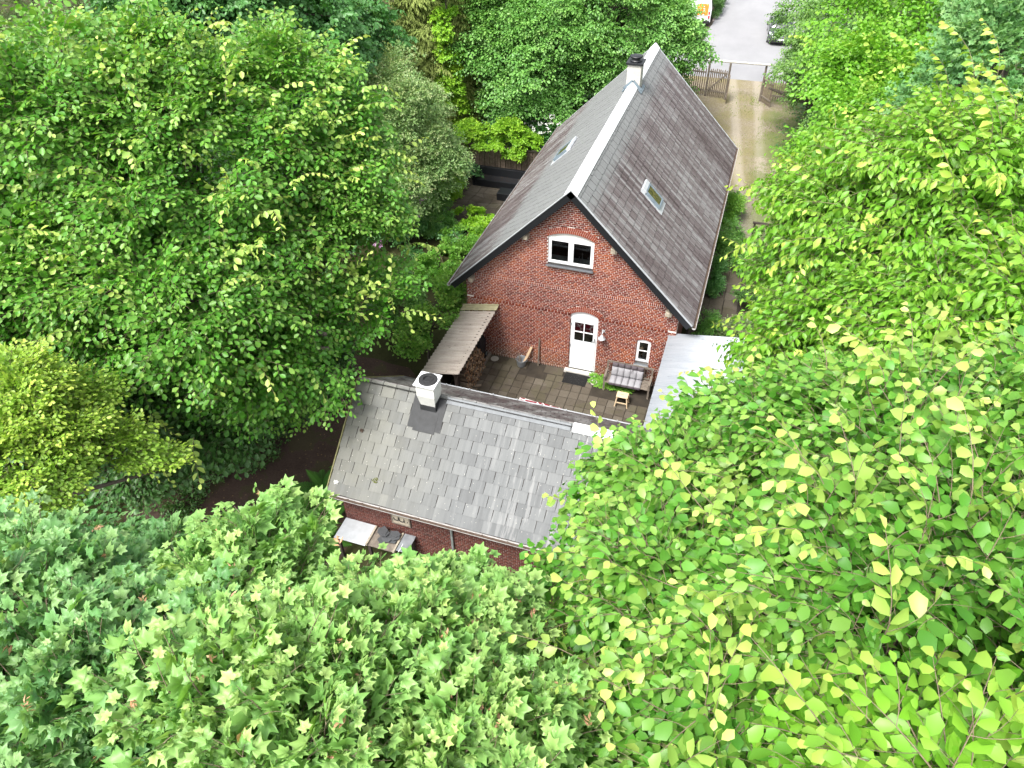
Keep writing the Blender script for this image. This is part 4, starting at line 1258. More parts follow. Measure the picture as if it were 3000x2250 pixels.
# ------------------------------------------------------------------ garden furniture behind the house
sofa = thing("garden_sofa", "long black built-in garden sofa in front of the plank fence", "sofa", (-2.9, 13.2, 0))
b = MB(); b.box(-4.55, -1.1, 12.82, 13.42, .0, .40); part(b, "seat_box", 'black', sofa, bevel=.01)
b = MB(); b.box(-4.55, -1.1, 13.43, 13.62, .0, .80); part(b, "backrest", 'black', sofa, bevel=.01)
b = MB(); b.box(-4.74, -4.56, 12.82, 13.62, .0, .80); part(b, "armrest", 'black', sofa, bevel=.01)
b = MB(); lr = random.Random(6)
for i in range(150):
    x, y = lr.uniform(-4.5, -1.2), lr.uniform(12.95, 13.4); u = lr.uniform(0, 6); w = .03
    b.add([(x + w * cos(u), y + w * sin(u), .405), (x - w * .5 * sin(u), y + w * .5 * cos(u), .408), (x - w * cos(u), y - w * sin(u), .405), (x + w * .5 * sin(u), y - w * .5 * cos(u), .408)], [(0, 1, 2, 3)], lr.random())
part(b, "fallen_leaves", 'litter', sofa, kind="stuff")
b = MB(); b.box(-3.0, -1.6, 11.62, 12.30, .0, .40); simple(b, "low_table", 'black', "low black box table in front of the garden sofa", "table", bevel=.012)
pf = thing("plank_fence", "weathered vertical plank fence behind the black garden sofa", "fence", (-3.2, 13.9, 0))
for k in range(46):
    x = -6.3 + k * .145; b = MB(); dy = .025 * (k % 2)
    b.box(x, x + .125, 13.86 + dy, 13.885 + dy, .02, 1.72 + lr.uniform(-.02, .02), lr.random()); part(b, "plank", 'wood_fence', pf)
for z_ in (.4, 1.4):
    b = MB(); b.box(-6.3, .4, 13.92, 13.97, z_, z_ + .08); part(b, "rail", 'wood_fence', pf)
b = MB(); b.box(-6.4, 1.2, 13.82, 13.96, 1.745, 1.785); part(b, "top_board", 'wood_grey', pf)
for (x, y, r_, h, lb, tl) in ((-5.2, 10.1, .34, .36, "large zinc tub tipped towards the flower bed", .35), (-4.95, 9.2, .22, .28, "small zinc pot in the flower bed below the large tub", .15)):
    b = MB(); b.lathe([(0, .03), (r_ * .8, .03), (r_ * .97, h), (r_ * 1.04, h + .015), (r_ * 1.04, h - .01), (r_ * .84, 0), (0, 0)], n=26)
    o = simple(b, "zinc_tub", 'zinc', lb, "tub", True); o.location = (x, y, .03); o.rotation_euler = (tl, -.15, 0)
    b = MB(); b.lathe([(0, h * .72), (r_ * .9, h * .72)], n=20); lpart(b, "soil", 'soil', o)

# bird table and timber edging right of the gravel
bt = thing("post_stand", "dark wooden post with a short crossbar beside the gravel path", "post", (9.47, 11.2, 0))
b = MB(); b.bar((0, 0, 0), (0, 0, .98), .09, .09); lpart(b, "post", 'wood_dark', bt)
b = MB(); b.box(-.1, .62, -.07, .07, .981, 1.03); lpart(b, "crossbar", 'wood_dark', bt)
b = MB(); b.box(9.5, 11.2, 10.36, 10.44, 0, .16); simple(b, "timber_edging", 'wood_grey', "low grey timber edging along the planting right of the path", "edging")

# ------------------------------------------------------------------ picket fences and gates
def pickets(parent, a, b_, h, n, lean=.0, rails=(.35, 1.45), diag=False, seed=1):
    a, b_ = Vector(a), Vector(b_); lr = random.Random(seed); d = (b_ - a).normalized(); nr = Vector((-d.y, d.x, 0))
    me = None
    for i in range(n):
        p = a + (b_ - a) * ((i + .5) / n); hh = h + lr.uniform(-.05, .05)
        m = MB(); w, t = .032, .014
        q = [p - d * w - nr * t, p + d * w - nr * t, p + d * w + nr * t, p - d * w + nr * t]
        tp = Vector((lr.uniform(-.015, .015), lr.uniform(-.015, .015), 0))
        m.add([(v.x, v.y, .06) for v in q] + [(v.x + tp.x, v.y + tp.y, hh - .07) for v in q] + [(p.x + tp.x, p.y + tp.y, hh)],
              [(0, 1, 5, 4), (1, 2, 6, 5), (2, 3, 7, 6), (3, 0, 4, 7), (4, 5, 8), (5, 6, 8), (6, 7, 8), (7, 4, 8), (0, 3, 2, 1)], lr.random())
        part(m, "picket", 'wood_fence', parent)
    for z_ in rails:
        m = MB(); m.bar(a - nr * .04 + Vector((0, 0, z_)), b_ - nr * .04 + Vector((0, 0, z_)), .04, .09); part(m, "rail", 'wood_grey', parent)
    if diag:
        m = MB(); m.bar(a - nr * .075 + Vector((0, 0, rails[0])), b_ - nr * .075 + Vector((0, 0, rails[1])), .03, .09); part(m, "brace", 'wood_grey', parent)
fl = thing("picket_fence", "rustic picket fence running left from the gate behind the house", "fence", (2.5, 28.9, 0))
pickets(fl, (-.2, 29.2, 0), (5.05, 28.9, 0), 1.72, 40, seed=2)
gt = thing("picket_gate", "wide picket gate with a diagonal brace left of the driveway", "gate", (5.8, 28.75, 0))
pickets(gt, (5.26, 28.72, 0), (6.34, 28.56, 0), 1.78, 9, rails=(.42, 1.58), diag=True, seed=3)
g2 = thing("picket_gate", "narrow picket gate leaf swung open towards the house at the driveway's left post", "gate", (6.5, 28.1, 0))
pickets(g2, (6.50, 28.45, 0), (6.56, 27.72, 0), 1.70, 6, rails=(.4, 1.5), seed=4)
g3 = thing("picket_gate", "picket gate leaf swung open at the right side of the driveway", "gate", (8.9, 28.3, 0))
pickets(g3, (8.60, 28.77, 0), (9.22, 27.89, 0), 1.62, 8, rails=(.4, 1.4), seed=5)
f2 = thing("picket_fence", "shaded picket fence under the tree right of the driveway", "fence", (10.3, 29, 0))
pickets(f2, (9.1, 29.1, 0), (12.2, 29.0, 0), 1.65, 22, seed=6)
for x, y, h, lb in ((5.16, 28.82, 2.14, "tall grey gate post between the fence and the braced gate"), (6.43, 28.54, 2.22, "tall grey gate post at the left edge of the driveway"), (8.55, 28.85, 2.2, "tall gate post hidden in leaves right of the driveway")):
    b = MB(); b.tube([(x, y, 0), (x, y, h)], [.075, .065], 9); simple(b, "gate_post", 'wood_grey', lb, "post")
b = MB(); b.tube([(4.5, 28.88, 2.19), (6.4, 28.60, 2.28), (9.2, 28.75, 2.26)], [.06, .07, .06], 9)
M['wood_white'] = plain('wood_white', (.52, .50, .46), .85, .2, 8)
simple(b, "gate_rail", 'wood_white', "whitish round pole spanning the driveway on top of the gate posts", "pole")

# ------------------------------------------------------------------ vehicles
def m_paint(name, col, rough=.12, metal=0):
    t = NT(name); n = t.noise(t.pos(), 3, 2)
    c = t.ramp(n, [(.2, tuple(x * .93 for x in col)), (.8, tuple(min(1, x * 1.05) for x in col))])
    m = t.done(c, rough, .5, metal); t.p.inputs['Coat Weight'].default_value = .8; t.p.inputs['Coat Roughness'].default_value = .04
    return m
M['paint_black'] = m_paint('car_black', (.020, .022, .026), .25)
M['paint_white'] = m_paint('car_white', (.74, .75, .76))
M['paint_orange'] = m_paint('van_orange', (.72, .23, .02), .3)
M['tail_red'] = m_paint('tail_red', (.45, .01, .03), .2)
M['lamp_clear'] = m_paint('lamp_clear', (.6, .62, .65), .15)
M['car_glass'] = m_paint('car_glass', (.02, .024, .028), .04)

def loft(sections, closed=True):
    """sections: list of lists of points -> skin"""
    b = MB(); n = len(sections[0]); vs = [p for s_ in sections for p in s_]; fs = []
    for i in range(len(sections) - 1):
        for k in range(n):
            k2 = (k + 1) % n; fs.append((i * n + k, i * n + k2, (i + 1) * n + k2, (i + 1) * n + k))
    fs += [tuple(range(n))[::-1], tuple((len(sections) - 1) * n + k for k in range(n))]
    return b.add(vs, fs)
def car(name, label, loc, rz, paint, plate=True):
    t = thing(name, label, "car", loc, rz, "parked vehicles")
    # body: y from -2.35 (front) to 2.35; (y, z low, z belt, half width low, half width belt)
    sec = [(-2.36, .30, .52, .55, .60), (-2.28, .22, .64, .76, .74), (-2.0, .18, .74, .88, .84), (-1.4, .17, .86, .92, .86), (-.8, .17, .93, .92, .86), (.6, .17, .96, .92, .86), (1.6, .18, .99, .92, .85), (2.1, .22, 1.0, .88, .80), (2.3, .34, .92, .76, .70)]
    S = []
    for y, z0, z1, w0, w1 in sec:
        zm = z0 + (z1 - z0) * .62
        S.append([(-w0 * .94, y, z0), (w0 * .94, y, z0), (w0, y, z0 + .12), (w0, y, zm), (w1, y, z1 - .03), (w1 * .86, y, z1), (0, y, z1 + .035), (-w1 * .86, y, z1), (-w1, y, z1 - .03), (-w0, y, zm), (-w0, y, z0 + .12)])
    body = lpart(loft(S), "body", paint, t, True)
    cab = [(-1.05, .90, .93, .78), (-.25, .90, 1.30, .66), (.15, .92, 1.42, .62), (.8, .94, 1.43, .61), (1.4, .96, 1.30, .62), (2.0, .98, 1.03, .66)]
    S = []
    for y, z0, z1, w in cab:
        S.append([(-.82, y, z0), (.82, y, z0), (w + .05, y, (z0 + z1) / 2 + .02), (w, y, max(z1 - .03, z0 + .01)), (w * .6, y, z1 + .01), (-w * .6, y, z1 + .01), (-w, y, max(z1 - .03, z0 + .01)), (-w - .05, y, (z0 + z1) / 2 + .02)])
    lpart(loft(S), "windows", 'car_glass', t, True)
    b = MB(); b.add([(-.58, -.05, 1.385), (.58, -.05, 1.385), (.56, .3, 1.452), (.56, .95, 1.455), (.5, 1.4, 1.325), (-.5, 1.4, 1.325), (-.56, .95, 1.455), (-.56, .3, 1.452)], [(0, 1, 2, 7), (7, 2, 3, 6), (6, 3, 4, 5)]); lpart(b, "roof_panel", paint, t, True)
    for sx in (-1, 1):
        for y in (-1.45, 1.40):
            b = MB(); b.tube([(sx * .70, y, .335), (sx * .925, y, .335)], .335, 22); wh = lpart(b, "wheel", 'rubber', t, True)
            b = MB(); b.tube([(sx * .90, y, .335), (sx * .935, y, .335)], .21, 18); lpart(b, "rim", 'zinc_light', wh)
        b = MB(); b.add([(sx * .52, -2.26, .655), (sx * .80, -2.06, .70), (sx * .84, -1.72, .80), (sx * .66, -1.95, .775)], [(0, 1, 2, 3)]); b.v = [(x, y - .012, z + .018) for x, y, z in b.v]; lpart(b, "headlight", 'lamp_clear', t)
        b = MB(); b.lathe([(0, .06), (.09, .05), (.11, 0), (.08, -.05), (0, -.06)], (sx * 1.0, -.62, 1.0), 10); lpart(b, "mirror", 'black', t, True)
        b = MB(); b.add([(sx * .55, 2.31, .78), (sx * .75, 2.24, .80), (sx * .76, 2.22, .90), (sx * .55, 2.3, .90)], [(0, 1, 2, 3)]); lpart(b, "tail_light", 'tail_red', t)
    b = MB(); b.box(-.66, .66, -2.40, -2.28, .24, .50); lpart(b, "bumper", 'black_rough', t, bevel=.03)
    if plate:
        b = MB(); b.box(-.25, .25, -2.415, -2.402, .42, .53); pl = lpart(b, "number_plate", 'white', t)
        b = MB(); b.box(-.25, -.215, -2.418, -2.4155, .42, .53); lpart(b, "plate_band", 'flash_blue', pl)
        b = MB()
        for k in range(7): b.box(-.17 + k * .055, -.14 + k * .055, -2.418, -2.4155, .45, .50)
        lpart(b, "plate_characters", 'black', pl)
    return t
car("parked_car", "black car with white number plate on the pale road under the tree", (8.98, 42.55, .008), R(3), 'paint_black')
car("parked_car", "white car hidden behind the tree left of the road", (1.3, 39.9, .012), R(-4), 'paint_white')
van = thing("delivery_van", "white van with orange rear door panels at the left of the road", "van", (2.30, 46.2, .012), R(7), "parked vehicles")
S = []
for y, z0, z1, w0, w1 in ((-2.62, .35, 1.05, .90, .88), (-2.58, .32, 2.10, .97, .86), (-2.5, .3, 2.28, .99, .84), (.8, .3, 2.32, .99, .84), (1.5, .3, 2.15, .99, .80), (2.1, .3, 1.30, .97, .84), (2.6, .32, 1.05, .90, .80), (2.75, .38, .85, .78, .7)):
    S.append([(-w0, y, z0), (w0, y, z0), (w0 + .01, y, z0 + (z1 - z0) * .5), (w1, y, z1 - .10), (w1 - .12, y, z1), (-w1 + .12, y, z1), (-w1, y, z1 - .10), (-w0 - .01, y, z0 + (z1 - z0) * .5)])
lpart(loft(S), "body", 'paint_white', van)
def rear(x0, x1, z0, z1, y=-2.60, d=.02):
    b = MB(); sl = .022; b.add([(x0, y - .035 + sl * z0 - d, z0), (x1, y - .035 + sl * z0 - d, z0), (x1, y - .035 + sl * z1 - d, z1), (x0, y - .035 + sl * z1 - d, z1), (x0, y + .05, z0), (x1, y + .05, z0), (x1, y + .05, z1), (x0, y + .05, z1)], [(0, 1, 2, 3), (0, 4, 5, 1), (1, 5, 6, 2), (2, 6, 7, 3), (3, 7, 4, 0)]); return b
lpart(rear(.0, .86, .75, 2.0, d=.0), "rear_door", 'paint_white', van); lpart(rear(-.86, -.01, .38, 2.0, d=.0), "rear_door", 'paint_white', van)
pn = lpart(rear(-.12, .74, .80, 1.62), "orange_panel", 'paint_orange', van)
lpart(rear(-.80, -.2, 1.04, 1.20), "orange_panel", 'paint_orange', van)
b = MB()
for x0, x1, z0, z1 in ((.36, .42, 1.40, 1.47), (.34, .47, 1.26, 1.31), (.33, .49, 1.15, 1.20), (.33, .49, 1.05, 1.09), (.12, .22, .82, .86), (.34, .46, .82, .87), (.36, .44, .87, .90)):
    b.add([(x0, -2.668 + .022 * z0, z0), (x1, -2.668 + .022 * z0, z0), (x1, -2.668 + .022 * z1, z1), (x0, -2.668 + .022 * z1, z1)], [(0, 1, 2, 3)])
lpart(b, "white_lettering", 'white', pn)
for sx in (-1, 1):
    for z0, z1 in ((.60, .80), (.88, 1.08)): lpart(rear(sx * .84 - .06, sx * .84 + .06, z0, z1, d=.03), "tail_light", 'tail_red', van)
    for y in (-1.6, 1.7):
        b = MB(); b.tube([(sx * .75, y, .33), (sx * 1.0, y, .33)], .33, 20); lpart(b, "wheel", 'rubber', van, True)
    b = MB(); b.box(sx * 1.12 - .08, sx * 1.12 + .08, 1.35, 1.5, 1.2, 1.5); lpart(b, "mirror", 'black', van)
b = MB(); b.box(-.92, .92, -2.74, -2.5, .20, .42); lpart(b, "bumper", 'black_rough', van, bevel=.03)

# ------------------------------------------------------------------ vegetation tools
def leaf_shape(kind):
    if kind == 'elm':        # obovate, folded on the midrib, tip bent down
        v = [(0, 0, 0), (.28, .25, .05), (.70, .34, .055), (1, 0, -.14), (.70, -.34, .055), (.28, -.25, .05), (.52, 0, .0)]
        f = [(0, 6, 1), (1, 6, 2), (2, 6, 3), (3, 6, 4), (4, 6, 5), (5, 6, 0)]
    elif kind == 'hang':     # narrower pointed leaf
        v = [(0, 0, 0), (.30, .20, .06), (.62, .25, .07), (1, 0, -.22), (.62, -.25, .07), (.30, -.20, .06), (.5, 0, .0)]
        f = [(0, 6, 1), (1, 6, 2), (2, 6, 3), (3, 6, 4), (4, 6, 5), (5, 6, 0)]
    elif kind == 'mid':
        v = [(0, 0, 0), (.28, .26, .05), (.70, .33, .05), (1, 0, -.12), (.70, -.33, .05), (.28, -.26, .05)]
        f = [(0, 3, 1), (1, 3, 2), (3, 0, 5), (3, 5, 4)]
    elif kind == 'small':
        v = [(0, 0, 0), (.5, .34, .05), (1, 0, -.08), (.5, -.34, .05)]
        f = [(0, 2, 1), (0, 3, 2)]
    elif kind == 'long':     # narrow leaflet
        v = [(0, 0, 0), (.45, .17, .03), (1, 0, -.14), (.45, -.17, .03)]
        f = [(0, 2, 1), (0, 3, 2)]
    elif kind == 'maple':
        pol = [(0, 1.0), (20, .60), (34, .66), (52, .93), (72, .50), (84, .48), (106, .66), (150, .36)]
        p = [(r * cos(R(a)), r * sin(R(a))) for a, r in pol] + [(-.02, 0)] + [(r * cos(R(a)), -r * sin(R(a))) for a, r in pol[:0:-1]]
        v = [(.45 + .62 * x, .62 * y, -.10 * (x * x + y * y) + (.05 if i % 3 else -.03)) for i, (x, y) in enumerate(p)] + [(.36, 0, .02)]
        n = len(p); f = [(n, i, (i + 1) % n) for i in range(n)]
    elif kind == 'lobed':    # simpler maple for distance
        pol = [(0, 1.0), (28, .55), (58, .85), (88, .45), (125, .5)]
        p = [(r * cos(R(a)), r * sin(R(a))) for a, r in pol] + [(-.02, 0)] + [(r * cos(R(a)), -r * sin(R(a))) for a, r in pol[:0:-1]]
        v = [(.45 + .6 * x, .6 * y, -.1 * (x * x + y * y)) for x, y in p] + [(.36, 0, .02)]
        n = len(p); f = [(n, i, (i + 1) % n) for i in range(n)]
    elif kind == 'round':
        v = [(0, 0, 0), (.15, .35, .03), (.55, .48, .04), (1, 0, -.1), (.55, -.48, .04), (.15, -.35, .03)]
        f = [(0, 3, 1), (1, 3, 2), (3, 0, 5), (3, 5, 4)]
    return np.array(v, float), np.array(f, int)

def nrm(a):
    return a / np.maximum(np.linalg.norm(a, axis=-1, keepdims=True), 1e-9)

def make_spray(seed, ell, L, nmain, sides=3, nside=5, hang=.35, arch=.25, droop=.45, spread=58, whorl=False):
    """a leafy shoot along +x: leaf positions, frames, sizes, age (0 base .. 1 tip) and its twigs"""
    q = np.random.default_rng(seed)
    pos, fr, sc, age, twigs = [], [], [], [], []
    def shoot(p0, d0, lat, length, n, a0, a1):
        t = np.linspace(0, 1, 5)
        z = np.array([0, 0, 1.0])
        pts = np.array([p0 + d0 * length * u + z * (arch * u - droop * u * u) * length * .6 for u in t])
        twigs.append(pts)
        for i in range(n + 1):
            u = (i + .7) / (n + .7)
            p = p0 + d0 * length * u + z * (arch * u - droop * u * u) * length * .6
            ax = d0 + z * (arch - 2 * droop * u) * .6; ax = ax / np.linalg.norm(ax)
            sg = 1 if i % 2 else -1
            if i == n: dr = ax + lat * q.normal(0, .15)
            elif whorl:
                ph = q.uniform(0, 2 * pi); w = np.cross(ax, lat); dr = ax * .55 + (lat * cos(ph) + w * sin(ph))
            else:
                a = R(spread + q.normal(0, 9)); dr = ax * cos(a) + lat * sg * sin(a)
            dr = dr + z * (-hang + q.normal(0, .16)); dr /= np.linalg.norm(dr)
            up = z + q.normal(0, .22, 3); up = up - dr * up.dot(dr); up /= np.linalg.norm(up)
            yv = np.cross(up, dr)
            pos.append(p); fr.append(np.stack([dr, yv, up], axis=1))
            sz = ell * q.uniform(.75, 1.12) * (.7 + .45 * sin(pi * min(1, .15 + u * .75)))
            sc.append(sz); age.append(a0 + (a1 - a0) * u)
    X = np.array([1.0, 0, 0]); Y = np.array([0, 1.0, 0])
    shoot(np.zeros(3), X, Y, L, nmain, .0, 1.0)
    for k in range(sides):
        u = .10 + .55 * k / max(1, sides - 1) + q.uniform(-.05, .05); sg = 1 if k % 2 else -1
        a = R(52 + q.uniform(-10, 10)); d = X * cos(a) + Y * sg * sin(a); lt = np.cross([0, 0, 1.0], d)
        z = (arch * u - droop * u * u) * L * .6
        shoot(np.array([L * u, 0, z]), d, lt, L * q.uniform(.45, .65) * (1 - .35 * u), nside, .1, .75)
    return dict(pos=np.array(pos), fr=np.array(fr), sc=np.array(sc), age=np.array(age), twigs=twigs)

def place_sprays(sprays, P, D, U, S, young, seed, leaf, twig_r=None, tint_spread=.35):
    """instances of shoots -> leaf mesh arrays (+ twig mesh arrays)"""
    q = np.random.default_rng(seed)
    LV, LF = leaf_shape(leaf)
    D = nrm(D); U = nrm(U - D * (U * D).sum(1, keepdims=True)); Yv = np.cross(U, D)
    FR = np.stack([D, Yv, U], axis=2)                      # n,3,3 columns
    idx = q.integers(0, len(sprays), len(P))
    VV, FF, TT, YY = [], [], [], []; TV, TF = [], []; base = 0; tb = 0
    for k, sp in enumerate(sprays):
        m = np.nonzero(idx == k)[0]
        if len(m) == 0: continue
        nl = len(sp['pos'])
        keep = q.random((len(m), nl)) > .06
        pw = P[m][:, None, :] + np.einsum('nij,lj->nli', FR[m], sp['pos']) * S[m][:, None, None]
        Rw = np.einsum('nij,ljk->nlik', FR[m], sp['fr'])
        jit = q.normal(0, .16, (len(m), nl, 3)); a = nrm(Rw[..., 0] + jit); b = Rw[..., 2] + q.normal(0, .18, (len(m), nl, 3))
        b = nrm(b - a * (a * b).sum(-1, keepdims=True)); c = np.cross(b, a)
        Rw = np.stack([a, c, b], axis=-1)
        ss = sp['sc'][None] * S[m][:, None] * q.uniform(.82, 1.15, (len(m), nl))
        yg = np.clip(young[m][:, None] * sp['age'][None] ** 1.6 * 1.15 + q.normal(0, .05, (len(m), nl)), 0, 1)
        ss = ss * (1 - .12 * yg)
        ct = q.uniform(0, 1, len(m))[:, None] * (1 - tint_spread) + q.uniform(0, 1, (len(m), nl)) * tint_spread
        pw, Rw, ss, yg, ct = pw[keep], Rw[keep], ss[keep], yg[keep], ct[keep]
        V = pw[:, None, :] + np.einsum('nij,vj->nvi', Rw, LV) * ss[:, None, None]
        n = len(pw); nv = len(LV)
        VV.append(V.reshape(-1, 3)); FF.append((LF[None] + (base + np.arange(n) * nv)[:, None, None]).reshape(-1, 3)); base += n * nv
        TT.append(np.repeat(ct, nv)); YY.append(np.repeat(yg, nv))
        if twig_r:
            for ti, tw in enumerate(sp['twigs']):
                r = twig_r * (1 if ti == 0 else .6)
                w = P[m][:, None, :] + np.einsum('nij,lj->nli', FR[m], tw) * S[m][:, None, None]
                s1 = FR[m][:, None, :, 1]; u1 = FR[m][:, None, :, 2]
                rad = (np.linspace(1, .35, len(tw)) * r)[None, :, None] * S[m][:, None, None]
                ring = np.stack([w + s1 * rad, w + (u1 * .8 - s1 * .5) * rad, w + (-u1 * .8 - s1 * .5) * rad], axis=2)   # n,l,3,3
                nn, ll = ring.shape[:2]
                f = []
                for i in range(ll - 1):
                    for j in range(3):
                        j2 = (j + 1) % 3; f += [(i * 3 + j, i * 3 + j2, i * 3 + 3 + j2), (i * 3 + j, i * 3 + 3 + j2, i * 3 + 3 + j)]
                TV.append(ring.reshape(-1, 3)); TF.append((np.array(f)[None] + (tb + np.arange(nn) * ll * 3)[:, None, None]).reshape(-1, 3)); tb += nn * ll * 3
    V = np.concatenate(VV); F = np.concatenate(FF); A = dict(tint=np.concatenate(TT), young=np.concatenate(YY))
    tw = (np.concatenate(TV), np.concatenate(TF)) if TV else None
    return V, F, A, tw

TRI = [0, 0]
def obj_np(name, V, F, mat, parent, attrs=None, org=None, kind=None):
    if org is not None: V = V - np.array(org)
    me = np_mesh(name, V, F, M[mat], attrs)
    o = bpy.data.objects.new(name, me); link(o, parent); TRI[0] += len(F)
    return tag(o, kind=kind)

CAMP = np.array(cam.location)
def sample_blobs(blobs, n, seed, inner=.55, vert=.5, lift=.10, jit=.35, bottom=.3, face=.65, ext=.4, per=26, flat=.32, bsize=.36):
    """shoots gathered on flattened boughs that sit in the shell of each crown ellipsoid"""
    q = np.random.default_rng(seed)
    B = np.array([b[:3] for b in blobs]); Rd = np.array([(b[3:6] if len(b) > 4 else (b[3],) * 3) for b in blobs])
    Rd = np.maximum(Rd - ext, Rd * .45)
    area = (Rd[:, 0] * Rd[:, 1] + Rd[:, 0] * Rd[:, 2]); pr = area / area.sum()
    nb = max(6, int(n / per))
    C_, V_, F_, K_ = [], [], [], []; got = 0
    while got < nb:
        m = nb * 2
        k = q.choice(len(B), m, p=pr); v = nrm(q.normal(0, 1, (m, 3)))
        f = inner + (1 - inner) * q.random(m) ** .6
        f = np.where(q.random(m) < .2, f * q.uniform(1.02, 1.28, m), f)
        a = np.arctan2(v[:, 1], v[:, 0]); bump = 1 + .10 * np.sin(3 * a + k) * np.cos(4 * v[:, 2] + k) + .06 * np.sin(7 * a + 5 * v[:, 2])
        p = B[k] + v * Rd[k] * (f * bump)[:, None]
        ok = np.ones(m, bool)
        for j in range(len(B)):
            dj = np.linalg.norm((p - B[j]) / Rd[j], axis=1); ok &= (dj > .70) | (k == j)
        tc = nrm(CAMP - p); ok &= q.random(m) < np.clip((1 - face) + face * ((v * tc).sum(1) + .45), .15, 1)
        ok &= (v[:, 2] > -.35) | (q.random(m) < bottom)
        C_.append(p[ok]); V_.append(v[ok]); F_.append(f[ok]); K_.append(k[ok]); got += ok.sum()
    C_, V_, F_, K_ = (np.concatenate(z)[:nb] for z in (C_, V_, F_, K_))
    P, D, U, Y = [], [], [], []; got = 0
    while got < n:
        i = q.integers(0, nb, n)
        c, v, f = C_[i], V_[i], F_[i]
        br = np.clip(Rd[K_[i]].min(1) * bsize, .22, .95)
        # bough plane: roughly level, dipping outwards
        bn = nrm(np.array([0, 0, 1.0]) + .55 * v * np.array([1, 1, .3]))
        r3 = nrm(q.normal(0, 1, (n, 3))); rad = q.random(n) ** .45
        off = r3 * rad[:, None] * br[:, None]
        off = off - bn * ((off * bn).sum(1) * (1 - flat))[:, None]
        p = c + off
        ok = p[:, 2] > .15
        ok &= ~((p[:, 0] > -.6) & (p[:, 0] < 8.1) & (p[:, 1] > -.6) & (p[:, 1] < 14.4) & (p[:, 2] < RZ + .3 - np.abs(p[:, 0] - XR) * .95))
        ok &= ~((p[:, 0] > -.6) & (p[:, 0] < 11.4) & (p[:, 1] > -9.9) & (p[:, 1] < -4.3) & (p[:, 2] < RZ2 + .35 - np.abs(p[:, 1] - RY2) * .75))
        outw = (off / br[:, None])
        d = v * np.array([1, 1, vert]) + 1.1 * outw + np.array([0, 0, lift]) + q.normal(0, jit, v.shape) * np.array([1, 1, .5])
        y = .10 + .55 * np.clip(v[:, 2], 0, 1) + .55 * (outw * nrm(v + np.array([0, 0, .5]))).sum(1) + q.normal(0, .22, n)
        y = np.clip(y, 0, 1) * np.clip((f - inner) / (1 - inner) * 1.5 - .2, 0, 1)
        P.append(p[ok]); D.append(d[ok]); U.append((bn + .2 * v + q.normal(0, .12, v.shape))[ok]); Y.append(y[ok])
        got += ok.sum()
    cat = lambda a: np.concatenate(a)[:n]
    return cat(P), cat(D), cat(U), cat(Y), None

def tree(name, label, base, blobs, n, sprays, leaf, leaf_mat, seed, group=None, trunk_r=.22, twig_r=None, twig_mat='twig', cat="tree", young=1.0, branches=16, scale=(.8, 1.2), lead=None, **kw):
    t = thing(name, label, cat, (base[0], base[1], 0), 0, group)
    org = (base[0], base[1], 0)
    P, D, U, Y, Rf = sample_blobs(blobs, n, seed, **kw)
    q = np.random.default_rng(seed + 1); rr = random.Random(seed)
    S = q.uniform(scale[0], scale[1], n)
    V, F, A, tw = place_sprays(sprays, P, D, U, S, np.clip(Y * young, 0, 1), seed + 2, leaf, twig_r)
    if lead:
        m_, spl = lead
        kk = dict(kw); kk.update(inner=.97, per=1, lift=.45, vert=.9, bottom=.1, ext=kw.get('ext', .4) * .75)
        P2, D2, U2, Y2, _ = sample_blobs(blobs, m_, seed + 7, **kk)
        V2, F2, A2, tw2 = place_sprays(spl, P2, D2, U2, q.uniform(.75, 1.15, m_), q.uniform(.55, 1.0, m_), seed + 8, leaf, twig_r)
        F = np.concatenate([F, F2 + len(V)]); V = np.concatenate([V, V2]); A = {k_: np.concatenate([A[k_], A2[k_]]) for k_ in A}
        if tw and tw2: tw = (np.concatenate([tw[0], tw2[0]]), np.concatenate([tw[1], tw2[1] + len(tw[0])]))
    crown = obj_np("crown", V, F, leaf_mat, t, A, org)
    if tw: obj_np("twigs", tw[0], tw[1], twig_mat, t, {"tint": np.full(len(tw[0]), .5)}, org)
    if trunk_r:
        b = MB(); B = [Vector(x[:3]) for x in blobs]; o = Vector(org)
        c0 = B[0]; fork = Vector((base[0] * .7 + c0.x * .3, base[1] * .7 + c0.y * .3, max(.8, (c0.z - blobs[0][3] * .6) * .75)))
        b.tube([Vector((0, 0, -.1)), Vector((rr.uniform(-.1, .1), rr.uniform(-.1, .1), fork.z * .5)), fork - o], [trunk_r * 1.25, trunk_r, trunk_r * .85], 9)
        trunk = b.build("trunk", M['trunk'], t, True)
        b = MB(); allp = P
        for i, c in enumerate(B):
            r_ = blobs[i][3]; mid = (fork + c) / 2 + Vector((rr.uniform(-.3, .3), rr.uniform(-.3, .3), .25)) * r_ * .4
            b.tube([fork - o, mid - o, c - o + Vector((0, 0, r_ * .25))], [trunk_r * .7, trunk_r * .5, trunk_r * .22], 7)
            near = np.argsort(np.linalg.norm(allp - np.array(c), axis=1))[: max(4, int(len(allp) * .6))]
            for k in range(branches):
                e = Vector(allp[near[rr.randrange(len(near))]])
                if (e - c).length > r_ * 1.4: continue
                m_ = c * .45 + e * .55 + Vector((rr.uniform(-.15, .15), rr.uniform(-.15, .15), rr.uniform(0, .2))) * r_
                b.tube([c - o - Vector((0, 0, r_ * .1)), m_ - o, e - o], [trunk_r * .25, trunk_r * .15, trunk_r * .05], 5, cap=False)
        o2 = b.build("limbs", M['trunk'], t, True)
    return t

